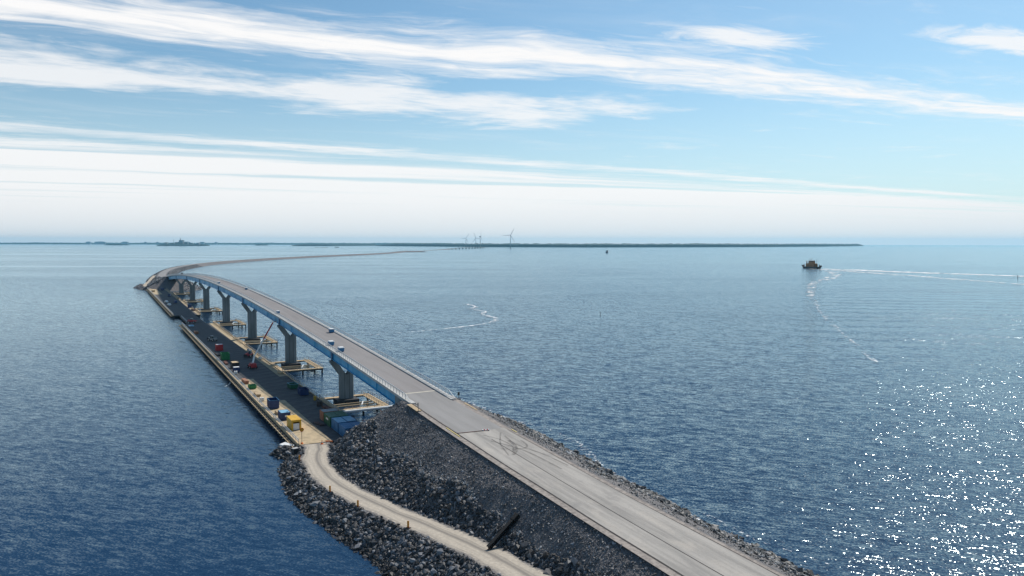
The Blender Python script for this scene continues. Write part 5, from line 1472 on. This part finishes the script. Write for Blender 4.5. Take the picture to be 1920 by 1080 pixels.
# ------------------------------------------------------------------ foam on the water
def foam_mat(name, dens, scale, stretch=0.35, edge=True):
    m = bpy.data.materials.new(name); m.use_nodes = True
    t = m.node_tree; h = NT(t); p = t.nodes['Principled BSDF']
    uv = h.n('ShaderNodeUVMap'); u, v, _ = h.sep(uv.outputs[0])
    geo = h.n('ShaderNodeNewGeometry')
    n1 = h.noise(geo.outputs['Position'], scale, 5.0, 0.7)
    n2 = h.noise(h.xyz(h.mul(u, 0.03), h.mul(v, 2.0)), 1.0, 3.0, 0.6)
    ev = h.ss(h.m('ABSOLUTE', h.sub(v, 0.5)), 0.5, 0.12)
    a = h.ss(h.add(h.mul(h.add(n1, h.mul(h.sub(n2, 0.5), 0.5)), 1.0), h.mul(h.sub(ev, 1.0), 0.35)), 0.78 - dens * 0.5, 0.90 - dens * 0.45)
    p.inputs['Base Color'].default_value = (0.78, 0.79, 0.80, 1); p.inputs['Roughness'].default_value = 0.7
    h.put(p.inputs['Alpha'], a)
    return m
def foam(name, pts, widths, mat, label, z=0.22, nx=3):
    P = catmull([(x, y, z) for x, y in pts], 10); P[:, 2] = z
    w = np.interp(np.linspace(0, 1, len(P)), np.linspace(0, 1, len(widths)), widths)
    o = ribbon(name, P.tolist(), w.tolist(), mat, nx=nx, bridge_frame=False); o['kind'] = 'stuff'; o['label'] = label
F_wake = foam_mat('wake_foam', 0.74, 0.10); F_thin = foam_mat('thin_foam', 0.62, 0.16); F_shore = foam_mat('shore_foam', 0.49, 0.9); F_line = foam_mat('line_foam', 0.62, 0.35)
foam('ferry_wake', [(609, 1472), (640, 1420), (690, 1310), (780, 1155), (900, 960), (1010, 790)], [40, 110, 95, 60, 48, 40], F_wake, 'white wake line of the ferry, outer arm')
foam('ferry_wake', [(604, 1468), (606, 1400), (615, 1250), (628, 940), (640, 740)], [40, 100, 64, 38, 30], F_thin, 'white wake line of the ferry, inner arm')
foam('bow_wave_glitter', [(592, 1478), (560, 1300), (470, 1100), (387, 954), (330, 820), (285, 711)], [24, 50, 40, 28, 20, 14], foam_mat('bow_glitter', 0.56, 0.12), 'foam-white flecks painted as sun glitter on the ferry bow wave')  # this strip and the next paint sun glitter as white flecks
foam('bow_wave_glitter', [(285, 711), (232, 560), (205, 480), (183, 414), (165, 350), (153, 312)], [12, 11, 10, 8, 7, 6], foam_mat('bow_glitter_thin', 0.47, 0.30), 'thin white flecks painted as glitter, running towards the camera')
foam('foam_line', [(-39, 612), (-28, 585), (-31, 565), (-21, 545), (-20, 521), (-11, 495), (-12, 474), (-20, 455), (-29, 444), (-54, 419)], [9, 8, 9, 8, 9, 8, 8, 9, 6, 3], F_line, 'crooked white foam line drifting beside the bridge')
foam('foam_line', [(-54, 419), (-80, 402), (-100, 393)], [3, 2.4, 1.6], F_thin, 'faint tail of the drifting foam line')
sr = [(-8.5, -34), (-26, -35), (-42, -36), (-55, -38.5), (-70, -37.5), (-80, -35.2), (-92, -31), (-106, -30), (-120, -28), (-134, -27), (-147, -25.4), (-170, -23.5)]
foam('shore_foam', [W(a, b)[:2] for a, b in sr], [4, 4.5, 4.5, 5, 5.5, 5.5, 6.5, 6.5, 6.5, 6.0, 6.0, 6], F_shore, 'white wash where waves meet the right bank', z=0.14)
foam('shore_foam', [W(a, b)[:2] for a, b in ((-122, -31.5), (-133, -30.5), (-141, -31), (-150, -33))], [1.2, 3.0, 2.6, 1.0], F_shore, 'small breaking crest off the right bank', z=0.13)
foam('shore_foam', [(-102.5, 268), (-100, 262), (-99.5, 256)], [0.4, 1.4, 0.6], F_line, 'patch of foam just left of the jetty')

# ------------------------------------------------------------------ haze
def haze():
    m = bpy.data.materials.new('haze_air'); m.use_nodes = True
    t = m.node_tree; t.nodes.clear(); h = NT(t)
    out = h.n('ShaderNodeOutputMaterial'); v = h.n('ShaderNodeVolumePrincipled')
    v.inputs['Color'].default_value = (0.33, 0.74, 1.0, 1); v.inputs['Density'].default_value = 2.8e-5; v.inputs['Anisotropy'].default_value = 0.25
    t.links.new(v.outputs[0], out.inputs['Volume'])
    r = 31000
    o = MB().box(-r, r, -r, r, -4, 245).build('haze', m); stuff(o)
haze()
